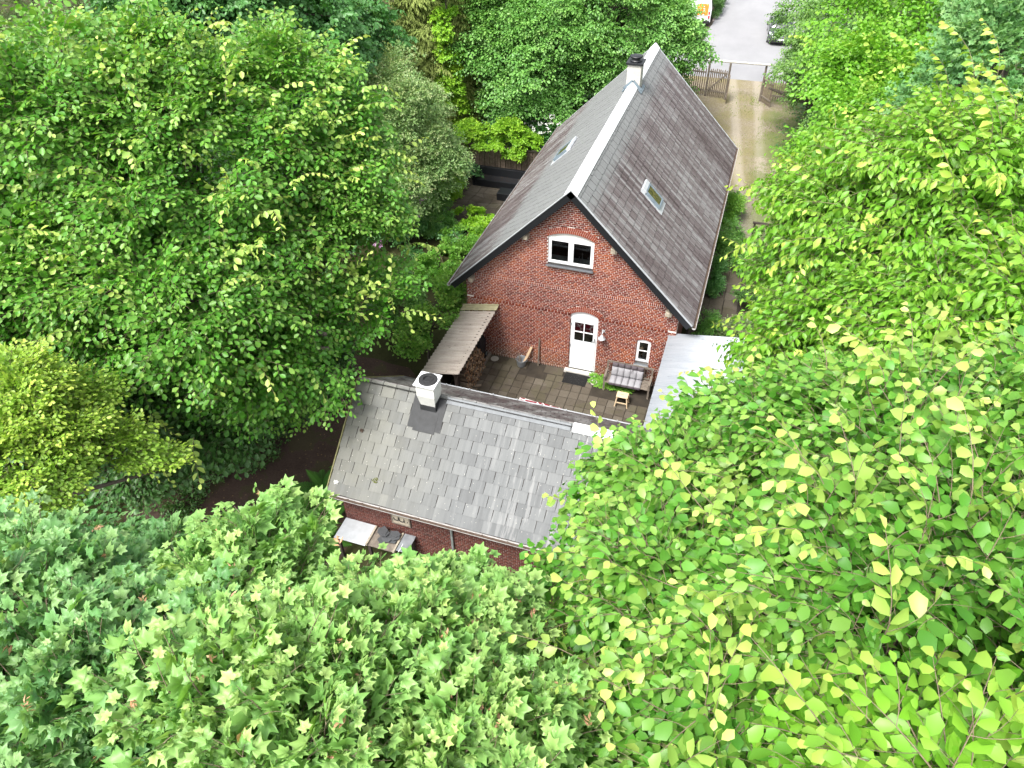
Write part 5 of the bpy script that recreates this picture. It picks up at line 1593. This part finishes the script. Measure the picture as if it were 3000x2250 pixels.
def shrub(name, label, blobs, n, sprays, leaf, mat, seed, cat="shrub", group=None, flowers=None, **kw):
    c = blobs[0]
    t = tree(name, label, (c[0], c[1]), blobs, n, sprays, leaf, mat, seed, group, trunk_r=0, cat=cat, **kw)
    b = MB(); rr = random.Random(seed)
    for k in range(5):
        a = rr.uniform(0, 6.28); e = (cos(a) * c[3] * .45, sin(a) * c[3] * .45, max(.1, c[2] + c[3] * .3))
        b.tube([(cos(a) * .04, sin(a) * .04, -.03), (e[0] * .45, e[1] * .45, e[2] * .55), e], [.02, .015, .006], 5, cap=False)
    b.build("stems", M['twig'], t)
    return t

# leafy shoots of each kind
SP_ELM = [make_spray(k, .155, 1.05, 9, 3, 5, .25, .30, .55) for k in range(6)]
SP_ELM_N = [make_spray(10 + k, .128, .68, 8, 3, 4, .50, .35, .65) for k in range(7)]
SP_ELM_H = [make_spray(20 + k, .15, .85, 10, 3, 5, 1.0, .40, .75) for k in range(6)]
SP_MAPLE = [make_spray(30 + k, .155, .36, 4, 2, 3, .30, .35, .35, 62, True) for k in range(6)]
SP_LOBED = [make_spray(40 + k, .17, .55, 5, 3, 3, .35, .25, .4, 62, True) for k in range(5)]
SP_HAZEL = [make_spray(50 + k, .10, .50, 6, 2, 4, .20, .3, .4) for k in range(5)]
SP_FAR = [make_spray(60 + k, .13, .80, 7, 3, 4, .30, .3, .5) for k in range(5)]
SP_FARB = [make_spray(65 + k, .17, .95, 7, 3, 5, .55, .3, .6) for k in range(5)]
SP_FINE = [make_spray(70 + k, .075, .42, 7, 3, 5, .10, .3, .3, 55, True) for k in range(5)]
SP_LONG = [make_spray(80 + k, .15, .75, 11, 2, 8, .35, .3, .5, 66) for k in range(4)]
SP_BED = [make_spray(90 + k, .085, .22, 4, 2, 3, .05, .6, .3, 65, True) for k in range(5)]
SP_LOW = [make_spray(100 + k, .10, .40, 5, 2, 3, .20, .5, .5, 60, True) for k in range(5)]

def aged(sp, lo):
    for s_ in sp: s_['age'] = lo + (1 - lo) * s_['age']
    return sp
LD_ELM = aged([make_spray(140 + k, .185, 1.25, 12, 1, 4, .7, .75, 1.0) for k in range(5)], .5)
LD_N = aged([make_spray(150 + k, .15, .85, 10, 1, 3, .75, .75, 1.0) for k in range(5)], .45)
LD_H = aged([make_spray(160 + k, .17, 1.1, 12, 1, 4, 1.1, .7, .95) for k in range(5)], .4)

# ------------------------------------------------------------------ the trees
def B(*a): return list(a)
tree("elm_tree", "big bright green elm left of the courtyard with pale young shoots", (-6.4, -5.2), [(-5.92, -5.14, 8.20, 4.40, 4.40, 3.80), (-8.13, -6.88, 9.29, 3.40), (-4.24, -2.61, 8.94, 2.70), (-2.44, -4.99, 6.31, 2.30), (-4.50, -8.13, 6.60, 3.30), (-0.91, -7.40, 5.65, 1.40), (-6.46, -4.11, 11.22, 1.30), (-6.42, -3.78, 12.02, 0.70), (-0.95, -4.89, 5.14, 1.30), (-6.75, -9.42, 7.21, 2.60), (-2.25, -3.20, 7.80, 1.50), (-2.50, -8.35, 5.20, 1.30)], 4300, SP_ELM, 'mid', 'leaf_elm', 101, trunk_r=.26, twig_r=.007, young=.5, scale=(.8, 1.15), lead=(230, LD_ELM))
tree("hazel_tree", "yellow-green hazel at the left edge below the big elm", (-4.6, -14.0), [(-4.05, -13.31, 7.76, 1.20), (-2.72, -12.92, 6.52, 0.80), (-3.38, -14.33, 7.16, 1.20), (-3.74, -12.25, 7.29, 0.70), (-1.94, -12.70, 5.91, 0.50), (-3.19, -13.37, 7.21, 0.90)], 2100, SP_HAZEL, 'mid', 'leaf_hazel', 111, trunk_r=.10, twig_r=.005, young=.8)
tree("maple_tree", "pale green maple with reddish seed clusters at the bottom centre", (5.6, -17.0), [(4.92, -17.98, 10.46, 1.60), (6.35, -17.47, 10.51, 1.40), (4.83, -16.84, 10.00, 0.85), (7.51, -17.45, 10.68, 0.85), (6.19, -18.62, 11.08, 1.70), (7.38, -18.35, 11.04, 1.30), (6.24, -16.47, 10.07, 0.75), (4.31, -16.23, 10.33, 0.42), (6.40, -15.60, 10.04, 0.38), (4.02, -17.09, 10.34, 0.60), (5.29, -16.30, 10.04, 0.50)], 3400, SP_MAPLE, 'maple', 'leaf_maple', 121, trunk_r=.17, twig_r=.006, young=.85, scale=(.75, 1.15), vert=.8, lift=.3, branches=10, ext=.25)
tree("maple_tree", "bluish green maple in the bottom left corner", (2.6, -17.8), [(2.65, -17.93, 10.23, 1.50), (3.00, -17.29, 9.93, 0.80), (1.53, -17.41, 10.59, 0.80), (4.19, -18.99, 11.11, 1.40), (4.42, -18.35, 10.75, 1.00), (2.81, -18.47, 11.00, 1.20), (2.25, -17.02, 10.09, 0.50)], 2600, SP_MAPLE, 'maple', 'leaf_maple_blue', 131, trunk_r=.16, twig_r=.006, young=.55, scale=(.75, 1.15), vert=.8, lift=.3, branches=10, ext=.25)
tree("elm_tree", "large-leaved elm at the bottom right in front of the outbuilding", (10.0, -14.8), [(8.95, -14.35, 10.36, 1.45), (10.15, -13.82, 10.71, 1.60), (11.23, -14.27, 11.18, 1.90), (9.34, -15.94, 10.73, 1.60), (10.69, -16.13, 11.37, 2.00), (7.81, -14.60, 9.94, 0.75), (9.49, -17.01, 11.07, 1.50), (11.90, -13.24, 11.34, 1.40), (7.91, -13.93, 10.21, 0.75), (9.21, -12.89, 10.34, 0.85)], 2900, SP_ELM_N, 'elm', 'leaf_elm', 141, trunk_r=.17, twig_r=.0065, young=.5, scale=(.8, 1.15), branches=9, ext=.42, lead=(170, LD_N))
tree("elm_tree", "yellow-green elm shoots nearest the camera in the bottom right corner", (12.3, -18.6), [(10.54, -17.87, 12.74, 0.85), (11.23, -17.13, 12.60, 1.00), (11.33, -17.75, 12.32, 1.20)], 420, SP_ELM_N, 'elm', 'leaf_elm_bright', 151, trunk_r=.12, twig_r=.007, lead=(40, LD_N), young=.7, scale=(.8, 1.1), branches=8, ext=.4)
tree("elm_tree", "drooping light green elm on the right overhanging the side path", (11.8, -7.0), [(11.04, -6.57, 9.73, 2.10), (12.52, -6.95, 10.74, 2.50), (11.41, -8.75, 9.29, 1.80), (12.63, -9.45, 10.08, 2.00), (10.27, -7.22, 8.52, 1.10), (9.96, -6.11, 9.07, 1.05), (10.83, -5.08, 10.33, 1.25), (10.85, -10.22, 9.06, 1.15), (10.07, -8.44, 8.21, 0.85)], 3000, SP_ELM_H, 'hang', 'leaf_elm_bright', 161, trunk_r=.20, twig_r=.0065, young=.4, scale=(.8, 1.15), lead=(190, LD_H))
tree("linden_tree", "bright green linden at the upper right beyond the drooping elm", (12.6, 4.2), [(12.04, 4.95, 8.61, 2.40), (13.20, 7.18, 9.45, 2.90), (11.44, 2.54, 7.80, 1.40), (15.22, 9.13, 10.31, 3.40), (13.26, 1.59, 8.87, 2.20), (12.78, 11.56, 9.94, 3.00)], 2400, SP_FAR, 'mid', 'leaf_elm_bright', 171, trunk_r=.2, young=.45, scale=(.9, 1.3), lead=(120, LD_H))
tree("sycamore_tree", "pale grey-green sycamore at the right edge of the picture", (14.2, -1.2), [(13.52, -0.29, 11.37, 2.00), (12.93, -1.49, 10.64, 1.40), (13.88, -2.72, 10.95, 1.40), (14.20, 2.36, 11.88, 1.80)], 1000, SP_LOBED, 'lobed', 'leaf_maple_blue', 181, trunk_r=.2, young=.5, scale=(.9, 1.2))
tree("beech_tree", "dark green tree between sycamore and drooping elm on the right", (14.5, -6.5), [(13.73, -2.57, 9.84, 1.90), (13.90, -6.41, 9.33, 1.90), (12.77, -9.19, 8.43, 1.50), (13.70, -9.03, 9.12, 1.80)], 900, SP_ELM, 'mid', 'leaf_elm_deep', 186, trunk_r=.2, young=.3)
tree("plum_tree", "dull green tree over the driveway gate on the right", (11.6, 22.5), [(12.38, 23.76, 4.86, 3.20), (11.51, 28.16, 5.50, 3.00), (11.78, 20.40, 4.01, 1.80), (9.69, 22.38, 3.30, 0.90), (13.11, 21.07, 6.66, 3.60), (13.17, 17.74, 2.95, 2.00), (8.89, 23.23, 2.65, 0.55), (10.66, 23.69, 4.21, 1.50), (9.67, 26.04, 5.03, 1.00)], 2600, SP_FAR, 'mid', 'leaf_gate', 191, trunk_r=.25, young=.6, scale=(.8, 1.2))
tree("oak_tree", "large dense green tree behind the left roof slope", (-1.6, 18.6), [(-3.03, 20.28, 5.11, 4.60), (0.23, 22.30, 5.67, 4.20), (2.80, 21.45, 4.90, 2.40), (-5.29, 18.30, 4.63, 3.30), (3.57, 22.95, 2.69, 1.00), (-2.92, 17.45, 3.19, 2.50), (-3.18, 24.89, 6.37, 4.80), (-6.78, 21.56, 6.23, 3.50), (-0.15, 19.57, 4.00, 2.20)], 6800, SP_FAR, 'mid', 'leaf_rear', 201, trunk_r=.36, young=.6, scale=(.95, 1.4))
tree("walnut_tree", "dark green large-leaved tree at the top left behind the elm", (-10.5, 6.0), [(-12.48, 4.92, 8.87, 3.90), (-10.65, 7.43, 8.30, 3.50), (-10.15, 9.44, 6.03, 2.30), (-10.72, 4.67, 7.95, 2.40), (-10.13, 11.23, 7.57, 2.20)], 1900, SP_FARB, 'mid', 'leaf_dark', 211, trunk_r=.3, young=.35, scale=(.9, 1.3))
tree("ash_tree", "feathery light green tree top at the upper left of the cypress", (-12.5, 10.5), [(-11.65, 10.52, 8.36, 2.40), (-11.39, 11.93, 8.45, 2.40), (-13.17, 10.77, 8.47, 2.20)], 800, SP_LONG, 'long', 'leaf_rear', 216, trunk_r=.2, young=.7, scale=(.9, 1.3))
tree("willow_tree", "hazy grey-green willow in the upper left corner", (-20, 3.5), [(-21.47, 4.30, 8.05, 4.40), (-20.69, 8.25, 8.01, 4.00), (-18.38, 2.73, 7.06, 3.00)], 2200, SP_LONG, 'long', 'leaf_grey', 221, trunk_r=.3, young=.6, scale=(.9, 1.3))
tree("maple_tree", "small mid-green maple between the willow and the big elm", (-15.5, 2.0), [(-13.89, 1.89, 8.05, 2.30), (-13.46, -0.77, 7.94, 2.20), (-14.37, 4.53, 8.57, 2.00), (-13.63, -2.57, 8.02, 2.00)], 1500, SP_FAR, 'mid', 'leaf_field', 226, trunk_r=.2, young=.7)
tree("alder_tree", "deep green tree at the left edge beside the spruce", (-12.0, -6.5), [(-12.72, -4.64, 8.42, 2.80), (-11.08, -6.75, 7.37, 2.20), (-7.90, -10.50, 6.88, 1.60)], 1000, SP_ELM, 'mid', 'leaf_elm_deep', 231, trunk_r=.2, young=.3)
tree("field_maple", "round grey-green field maple with pinkish tips behind the elm", (-7.3, 8.6), [(-7.21, 9.18, 4.27, 2.70), (-7.88, 7.22, 3.57, 1.90), (-5.64, 8.78, 3.02, 2.00), (-6.21, 6.87, 2.34, 1.80), (-6.16, 10.20, 4.00, 1.60)], 5600, SP_FINE, 'small', 'leaf_field', 241, trunk_r=.15, young=1.1, scale=(.95, 1.45), branches=10, ext=.25)
tree("understorey_elm", "dark shaded elm saplings below the big elm beside the dirt path", (-5.8, -8.2), [(-6.37, -9.64, 4.65, 2.00), (-4.53, -8.66, 3.55, 1.50), (-3.88, -6.15, 3.61, 1.80), (-5.13, -10.33, 3.63, 1.20), (-3.99, -8.72, 2.26, 1.00), (-6.67, -9.60, 5.96, 1.80)], 1500, SP_ELM, 'mid', 'leaf_under', 251, trunk_r=.08, twig_r=.006, young=.15)
tree("maple_sapling", "light green maple sapling at the left corner of the house", (-1.3, -1.0), [(-1.16, 0.20, 2.08, 0.85), (-1.49, -1.02, 1.63, 0.80), (-0.15, -0.88, 1.67, 0.42), (-1.51, -1.95, 1.38, 0.60), (-0.71, 1.13, 2.17, 0.35)], 420, SP_LOBED, 'lobed', 'leaf_bed', 261, trunk_r=.04, twig_r=.005, young=.9, scale=(.6, .85), branches=5)
tree("holly_tree", "dark glossy bush between maple sapling and flower bed", (-2.4, .6), [(-2.74, 0.15, 1.32, 1.10), (-3.63, 0.59, 1.63, 1.10)], 700, SP_FINE, 'small', 'leaf_rear', 266, trunk_r=.05, young=.5, scale=(.8, 1.2))
# ------------------------------------------------------------------ conifers, climbers, shrubs, ferns, ground cover
SP_CYP = [make_spray(110 + k, .20, .95, 12, 4, 9, .75, .25, .85, 34) for k in range(5)]
SP_SPR = [make_spray(120 + k, .085, .80, 22, 4, 14, .25, .15, .55, 48) for k in range(4)]
SP_IVY = [make_spray(130 + k, .15, .35, 4, 2, 3, .75, .2, .5, 65, True) for k in range(4)]
def stack(x, y, z0, z1, r0, r1, n):
    return [(x, y, z0 + (z1 - z0) * i / (n - 1), r0 + (r1 - r0) * i / (n - 1), r0 + (r1 - r0) * i / (n - 1), (z1 - z0) / n * .8) for i in range(n)]
tree("cypress_tree", "tall yellow-green cypress with drooping fans behind the garden", (-8.3, 17.0), stack(-8.3, 17.0, 1.6, 13.5, 2.7, 1.2, 8), 2600, SP_CYP, 'long', 'cypress', 301, trunk_r=.25, young=.9, branches=4, per=7, flat=.5, lift=-.1, vert=.2, ext=.5, scale=(.9, 1.35))
tree("ivy_climber", "bright lime ivy climbing up the front of the cypress", (-6.9, 15.4), [(-6.6, 15.3, 1.6 + 1.35 * i, .75 - .05 * i, .6, .85) for i in range(8)], 1100, SP_IVY, 'lobed', 'leaf_lime', 305, trunk_r=.05, young=.8, branches=2, ext=.15, cat="climber")
tree("spruce_tree", "olive brown spruce with bright green tips at the left edge", (-10.6, -9.6), stack(-10.4, -9.6, 1.5, 9.0, 2.5, .7, 7), 1300, SP_SPR, 'long', 'spruce', 311, trunk_r=.2, young=1.0, branches=5, per=8, flat=.3, lift=-.05, vert=.15, ext=.4)
for k, (bl_, lb) in enumerate((([(-5.3, 13.9, 2.0, 1.1, .8, .9), (-4.2, 13.9, 2.1, .9, .7, .75)], "lime green hop vine hanging over the left part of the plank fence"),
                              ([(-2.9, 14.0, 2.3, 1.15, .8, 1.05), (-2.0, 13.95, 2.0, .85, .65, .75)], "lime green hop vine mounded over the plank fence above the sofa"))):
    shrub("hop_vine", lb, bl_, 620, SP_IVY, 'lobed', 'leaf_lime', 320 + k, cat="vine", group="hop vines on the plank fence", young=.6, scale=(.7, 1.0), ext=.1, inner=.3)
shrub("mock_orange", "shrub with white blossoms behind the plank fence", [(-3.4, 16.0, 1.8, 1.3), (-1.6, 15.6, 1.5, 1.2)], 500, SP_FAR, 'mid', 'leaf_dark', 325, young=.2)
P_, D_, U_, Y_, _ = sample_blobs([(-3.4, 16.0, 2.3, 1.3), (-1.6, 15.4, 2.0, 1.2)], 60, 326, inner=.9, ext=0)
V_, F_, A_, _t = place_sprays(SP_BED, P_, D_, U_, np.full(60, .8), Y_, 327, 'round')
o = obj_np("blossoms", V_, F_, 'flower_white', bpy.data.objects["mock_orange"], A_, (-3.4, 16.0, 0))
rh = shrub("rhododendron", "dark rhododendron with pink flower heads beside the big elm", [(-5.9, 6.6, 1.0, 1.25), (-6.7, 7.4, 1.4, 1.1), (-4.9, 6.0, .7, .9)], 420, SP_LOW, 'mid', 'leaf_dark', 331, young=.6, scale=(.9, 1.3))
P_, D_, U_, Y_, _ = sample_blobs([(-5.9, 6.6, 1.2, 1.25), (-6.6, 7.3, 1.7, 1.1)], 70, 332, inner=.92, ext=0)
V_, F_, A_, _t = place_sprays(SP_BED, P_, D_ + np.array([0, 0, .8]), U_, np.full(70, .95), Y_, 333, 'round')
obj_np("flower_heads", V_, F_, 'flower_pink', rh, A_, (-5.9, 6.6, 0))
BED = [("lady_mantle", "lime green mound of lady's mantle beside the terrace paving", [(-3.2, 8.9, .25, 1.0, .9, .5), (-2.6, 8.2, .25, .8, .8, .45)], 'leaf_lime', SP_BED, 'round', 700),
       ("lady_mantle", "pale green mound of perennials under the left eave", [(-3.0, 6.9, .3, 1.0, .9, .5), (-2.3, 7.4, .25, .7, .7, .4)], 'leaf_bed', SP_BED, 'lobed', 650),
       ("hosta", "hosta clump with broad blue-green leaves in the flower bed", [(-4.0, 7.4, .25, .55, .55, .35)], 'leaf_hosta', SP_LOW, 'round', 60),
       ("perennials", "mixed light green perennials at the near end of the flower bed", [(-3.2, 5.2, .3, 1.0, .9, .5), (-2.4, 4.2, .25, .9, .8, .4), (-3.6, 4.0, .4, .9, .8, .5)], 'leaf_bed', SP_BED, 'mid', 800),
       ("golden_shrub", "yellow-green rounded shrub left of the black sofa", [(-5.6, 11.6, .5, .75, .7, .6)], 'leaf_lime', SP_FINE, 'small', 420),
       ("rodgersia", "clump of large hand-shaped leaves beside the black sofa", [(-5.3, 12.9, .5, .7, .6, .5), (-5.9, 13.0, .6, .5)], 'leaf_hosta', SP_LOBED, 'lobed', 60),
       ("box_shrub", "dark green clipped shrub below the zinc tub", [(-4.9, 8.0, .5, .9, .8, .6), (-5.3, 9.0, .4, .6)], 'leaf_rear', SP_FINE, 'small', 700),
       ("cranesbill", "low green plants between terrace and field maple", [(-6.0, 10.6, .3, .9, .9, .4), (-6.6, 9.6, .4, .9)], 'leaf_bed', SP_BED, 'lobed', 420),
       ("boxwood", "leafy green shrub at the far end of the right-hand wall", [(8.05, 13.2, .55, .55, .9, .65)], 'leaf_bed', SP_FINE, 'small', 420),
       ("wall_fern", "feathery green plants along the right-hand wall below the gutter", [(8.1, 10.8, .4, .45, 1.1, .5), (8.1, 9.2, .35, .4, .8, .4)], 'leaf_rear', SP_LONG, 'long', 200),
       ("yew_shrub", "dark yew against the right-hand wall beside the slab path", [(7.95, 7.1, .5, .4, .8, .7)], 'leaf_dark', SP_FINE, 'small', 380),
       ("wall_fern", "small green plant at the front right corner of the house", [(7.95, 3.4, .3, .35, .6, .35)], 'leaf_rear', SP_LONG, 'long', 70),
       ("white_spirea", "low shrub with whitish leaf edges right of the slab path", [(9.55, 3.7, .35, .6, .5, .4)], 'leaf_grey', SP_FINE, 'small', 260),
       ("purple_shrub", "dark green shrub right of the slab path beyond the whitish one", [(9.7, 5.3, .4, .7, .6, .5)], 'leaf_under', SP_LOW, 'mid', 160),
       ("border_shrub", "green shrub by the timber edging right of the gravel", [(9.9, 8.6, .5, .8, .7, .55)], 'leaf_rear', SP_LOW, 'mid', 200)]
for k, (nm, lb, bl_, mt, spn, lf, n) in enumerate(BED):
    shrub(nm, lb, bl_, n, spn, lf, mt, 340 + 3 * k, cat="plant" if nm in ("hosta", "lady_mantle", "perennials", "rodgersia", "cranesbill", "wall_fern") else "shrub", ext=.08, inner=.4, bottom=.6, face=.3, young=.7, scale=(.8, 1.2))
hd = shrub("hedge", "clipped dark hedge along the kerb beside the white van", [(3.5, 46.6 + 1.1 * i, .65, .28, .8, .65) for i in range(12)], 1500, SP_FINE, 'small', 'leaf_under', 400, cat="hedge", ext=.0, inner=.75, bottom=.7, face=.1, scale=(.7, 1.1))

# ferns: arching fronds with paired leaflets
def frond(seed, L=1.0):
    q = random.Random(seed); V, F = [], []; n = 22
    for i in range(n):
        u = (i + 1) / n; x = L * u; z = L * (.75 * u - .62 * u * u)
        w = L * .21 * sin(pi * (.10 + .88 * u) ** .8) * q.uniform(.9, 1.05)
        for sg in (-1, 1):
            b_ = len(V); dx = .012
            V += [(x - dx * 1.6, 0, z), (x + .05 * L * .5 - .02, sg * w * .55, z - .01 + .02 * w), (x + .06 * L + .02, sg * w, z - .05 * w - .02), (x + dx * 1.6, 0, z)]
            F.append((b_, b_ + 1, b_ + 2)); F.append((b_, b_ + 2, b_ + 3))
    b_ = len(V)
    for i in range(9):
        u = i / 8; V += [(L * u, -.006, L * (.75 * u - .62 * u * u) + .002), (L * u, .006, L * (.75 * u - .62 * u * u) + .002)]
    for i in range(8): F += [(b_ + 2 * i, b_ + 2 * i + 1, b_ + 2 * i + 3), (b_ + 2 * i, b_ + 2 * i + 3, b_ + 2 * i + 2)]
    return np.array(V), np.array(F)
FR = [frond(k) for k in range(4)]
ferns = [(-1.15, -6.9, .95, "large fern at the far end of the outbuilding's left gable"), (-1.95, -7.9, 1.0, "fern nearest the dirt path in the middle of the clump"), (-1.05, -8.3, 1.0, "fern close against the outbuilding's left wall"),
         (-1.85, -9.3, 1.0, "broad fern left of the outdoor counter"), (-.95, -9.9, .9, "fern beside the near end of the outdoor counter"), (-2.35, -10.4, .85, "small fern at the near end of the clump"), (-2.6, -8.9, .8, "fern on the outer edge of the clump by the path"), (-1.4, -10.9, .8, "fern under the maple tips")]
for k, (x, y, sz, lb) in enumerate(ferns):
    q = random.Random(k + 5); VV, FF, TT, YY = [], [], [], []; base = 0
    for j in range(13):
        v, f = FR[q.randrange(4)]; a = 2 * pi * j / 13 + q.uniform(-.25, .25); s_ = sz * q.uniform(.8, 1.1); tl = q.uniform(-.25, .35)
        c, s2 = cos(tl), sin(tl)
        w = np.stack([v[:, 0] * c - v[:, 2] * s2, v[:, 1], v[:, 0] * s2 + v[:, 2] * c], 1) * s_
        w = np.stack([w[:, 0] * cos(a) - w[:, 1] * sin(a), w[:, 0] * sin(a) + w[:, 1] * cos(a), w[:, 2] + .03], 1)
        VV.append(w); FF.append(f + base); base += len(v); TT.append(np.full(len(v), q.random())); YY.append(np.clip(np.linspace(0, .5, len(v)), 0, 1))
    t = thing("fern", lb, "fern", (x, y, 0), 0, "ferns left of the outbuilding")
    obj_np("fronds", np.concatenate(VV), np.concatenate(FF), 'fern', t, dict(tint=np.concatenate(TT), young=np.concatenate(YY)))
    b = MB(); b.lathe([(.06, 0), (.05, .08), (0, .12)], n=8); b.build("rootstock", M['trunk'], t)

# ground cover
def cover(name, label, cat, areas, n, spn, leaf, mat, seed, scale=(.6, 1.1), young=.4, zr=(.02, .22)):
    q = np.random.default_rng(seed); P = []
    w = np.array([(a[1] - a[0]) * (a[3] - a[2]) for a in areas]); w = w / w.sum()
    k = q.choice(len(areas), n, p=w); A = np.array(areas); u = q.random((n, 3))
    P = np.stack([A[k, 0] + (A[k, 1] - A[k, 0]) * u[:, 0], A[k, 2] + (A[k, 3] - A[k, 2]) * u[:, 1], zr[0] + (zr[1] - zr[0]) * u[:, 2]], 1)
    ang = q.uniform(0, 2 * pi, n); D = np.stack([np.cos(ang), np.sin(ang), q.uniform(-.05, .45, n)], 1); U = np.tile([0, 0, 1.0], (n, 1)) + q.normal(0, .15, (n, 3))
    V, F, At, _ = place_sprays(spn, P, D, U, q.uniform(*scale, n), np.clip(q.normal(young, .25, n), 0, 1), seed + 1, leaf)
    o = obj_np(name, V, F, mat, None, At)
    return tag(o, label, cat, None, "stuff")
cover("bench_ground_cover", "bright green creeping plants under the bench by the wall", "ground cover", [(4.78, 5.35, -.62, -.06), (5.3, 6.35, -.62, -.05)], 420, SP_BED, 'round', 'leaf_bed', 501, (.45, .75), .3, (.015, .08))
cover("path_ground_cover", "small green plants along the edge of the dirt path", "ground cover", [(-6.6, -4.2, -8.2, -4.6), (-7.6, -5.2, -10.4, -8), (-5.2, -3.8, -4.8, -2.2)], 700, SP_LOW, 'mid', 'leaf_under', 503)
cover("outbuilding_ground_cover", "yellow-green low plants along the outbuilding's front wall", "ground cover", [(2.2, 11, -11.2, -9.45), (4, 12, -13, -11)], 900, SP_LOW, 'lobed', 'leaf_hazel', 505)
cover("woodland_undergrowth", "dark green undergrowth on the woodland floor left of the house", "undergrowth", [(-24, -7.6, -13, 30), (-9, -.6, 15.6, 27)], 5200, SP_FAR, 'small', 'leaf_dark', 507, (.9, 1.8), .25, (.05, .9))
cover("border_undergrowth", "dark green undergrowth below the trees right of the house", "undergrowth", [(10.6, 22, -13, 31), (12.2, 24, 31, 60), (2, 16, -18, -12.5)], 3000, SP_FAR, 'small', 'leaf_under', 509, (.9, 1.8), .25, (.05, .8))
cover("parking_undergrowth", "green shrubs beyond the parking strip at the top of the picture", "undergrowth", [(-14, -2.5, 28, 56)], 1500, SP_FAR, 'small', 'leaf_rear', 511, (1, 2), .3, (.1, 1.6))
# grass blades on the mossy drive and round the fence
q = np.random.default_rng(5); n = 16000
ar = np.array([(8.8, 11.6, 15, 28.5), (-1, 6.4, 26.5, 28.6), (8.0, 10.6, 28, 32), (6.6, 9.0, 17, 31), (8.6, 9.6, 13, 17)]); w = np.array([.42, .25, .12, .14, .07])
k = q.choice(5, n, p=w); u = q.random((n, 2))
cx = ar[k, 0] + (ar[k, 1] - ar[k, 0]) * u[:, 0]; cy = ar[k, 2] + (ar[k, 3] - ar[k, 2]) * u[:, 1]
keep = (np.sin(cx * 1.7 + 1) * np.cos(cy * .9) + .35 * np.sin(cx * 4.1) * np.sin(cy * 3.3) + q.normal(0, .35, n)) > .15
cx, cy = cx[keep], cy[keep]; n = len(cx); a = q.uniform(0, 2 * pi, n); h = q.uniform(.03, .10, n); ln_ = q.uniform(.02, .08, n)
V = np.stack([np.stack([cx - .012 * np.sin(a), cy + .012 * np.cos(a), np.full(n, .004)], 1), np.stack([cx + .012 * np.sin(a), cy - .012 * np.cos(a), np.full(n, .004)], 1), np.stack([cx + ln_ * np.cos(a), cy + ln_ * np.sin(a), h], 1)], 1).reshape(-1, 3)
o = obj_np("grass", V, np.arange(n * 3).reshape(-1, 3), 'grass', None, dict(tint=np.repeat(q.random(n), 3), young=np.repeat(q.random(n) * .6, 3)))
tag(o, "patchy grass growing through the gravel drive", "grass", None, "stuff")
# seed clusters in the maples
for tname, seed, n in (("maple_tree", 601, 300), ("maple_tree.001", 602, 160)):
    t = bpy.data.objects[tname]; cr = [c for c in t.children if c.name.startswith("crown")][0]
    nv = len(cr.data.vertices); co = np.empty(nv * 3, np.float32); cr.data.vertices.foreach_get("co", co); co = co.reshape(-1, 3)
    q = np.random.default_rng(seed); i = q.integers(0, nv, n * 3); tops = co[i]; z0 = np.quantile(co[:, 2], .55); tops = tops[tops[:, 2] > z0][:n]
    m_ = len(tops); D = nrm(q.normal(0, 1, (m_, 3)) + np.array([0, 0, .2]))
    V, F, At, _ = place_sprays([make_spray(700 + j, .045, .05, 5, 0, 0, .9, .2, .5, 70, True) for j in range(3)], tops + np.array([0, 0, .015]), D, np.tile([0, 0, 1.0], (m_, 1)), q.uniform(1.1, 2.0, m_), q.random(m_), seed, 'long')
    obj_np("seed_clusters", V, F, 'samara', t, At)
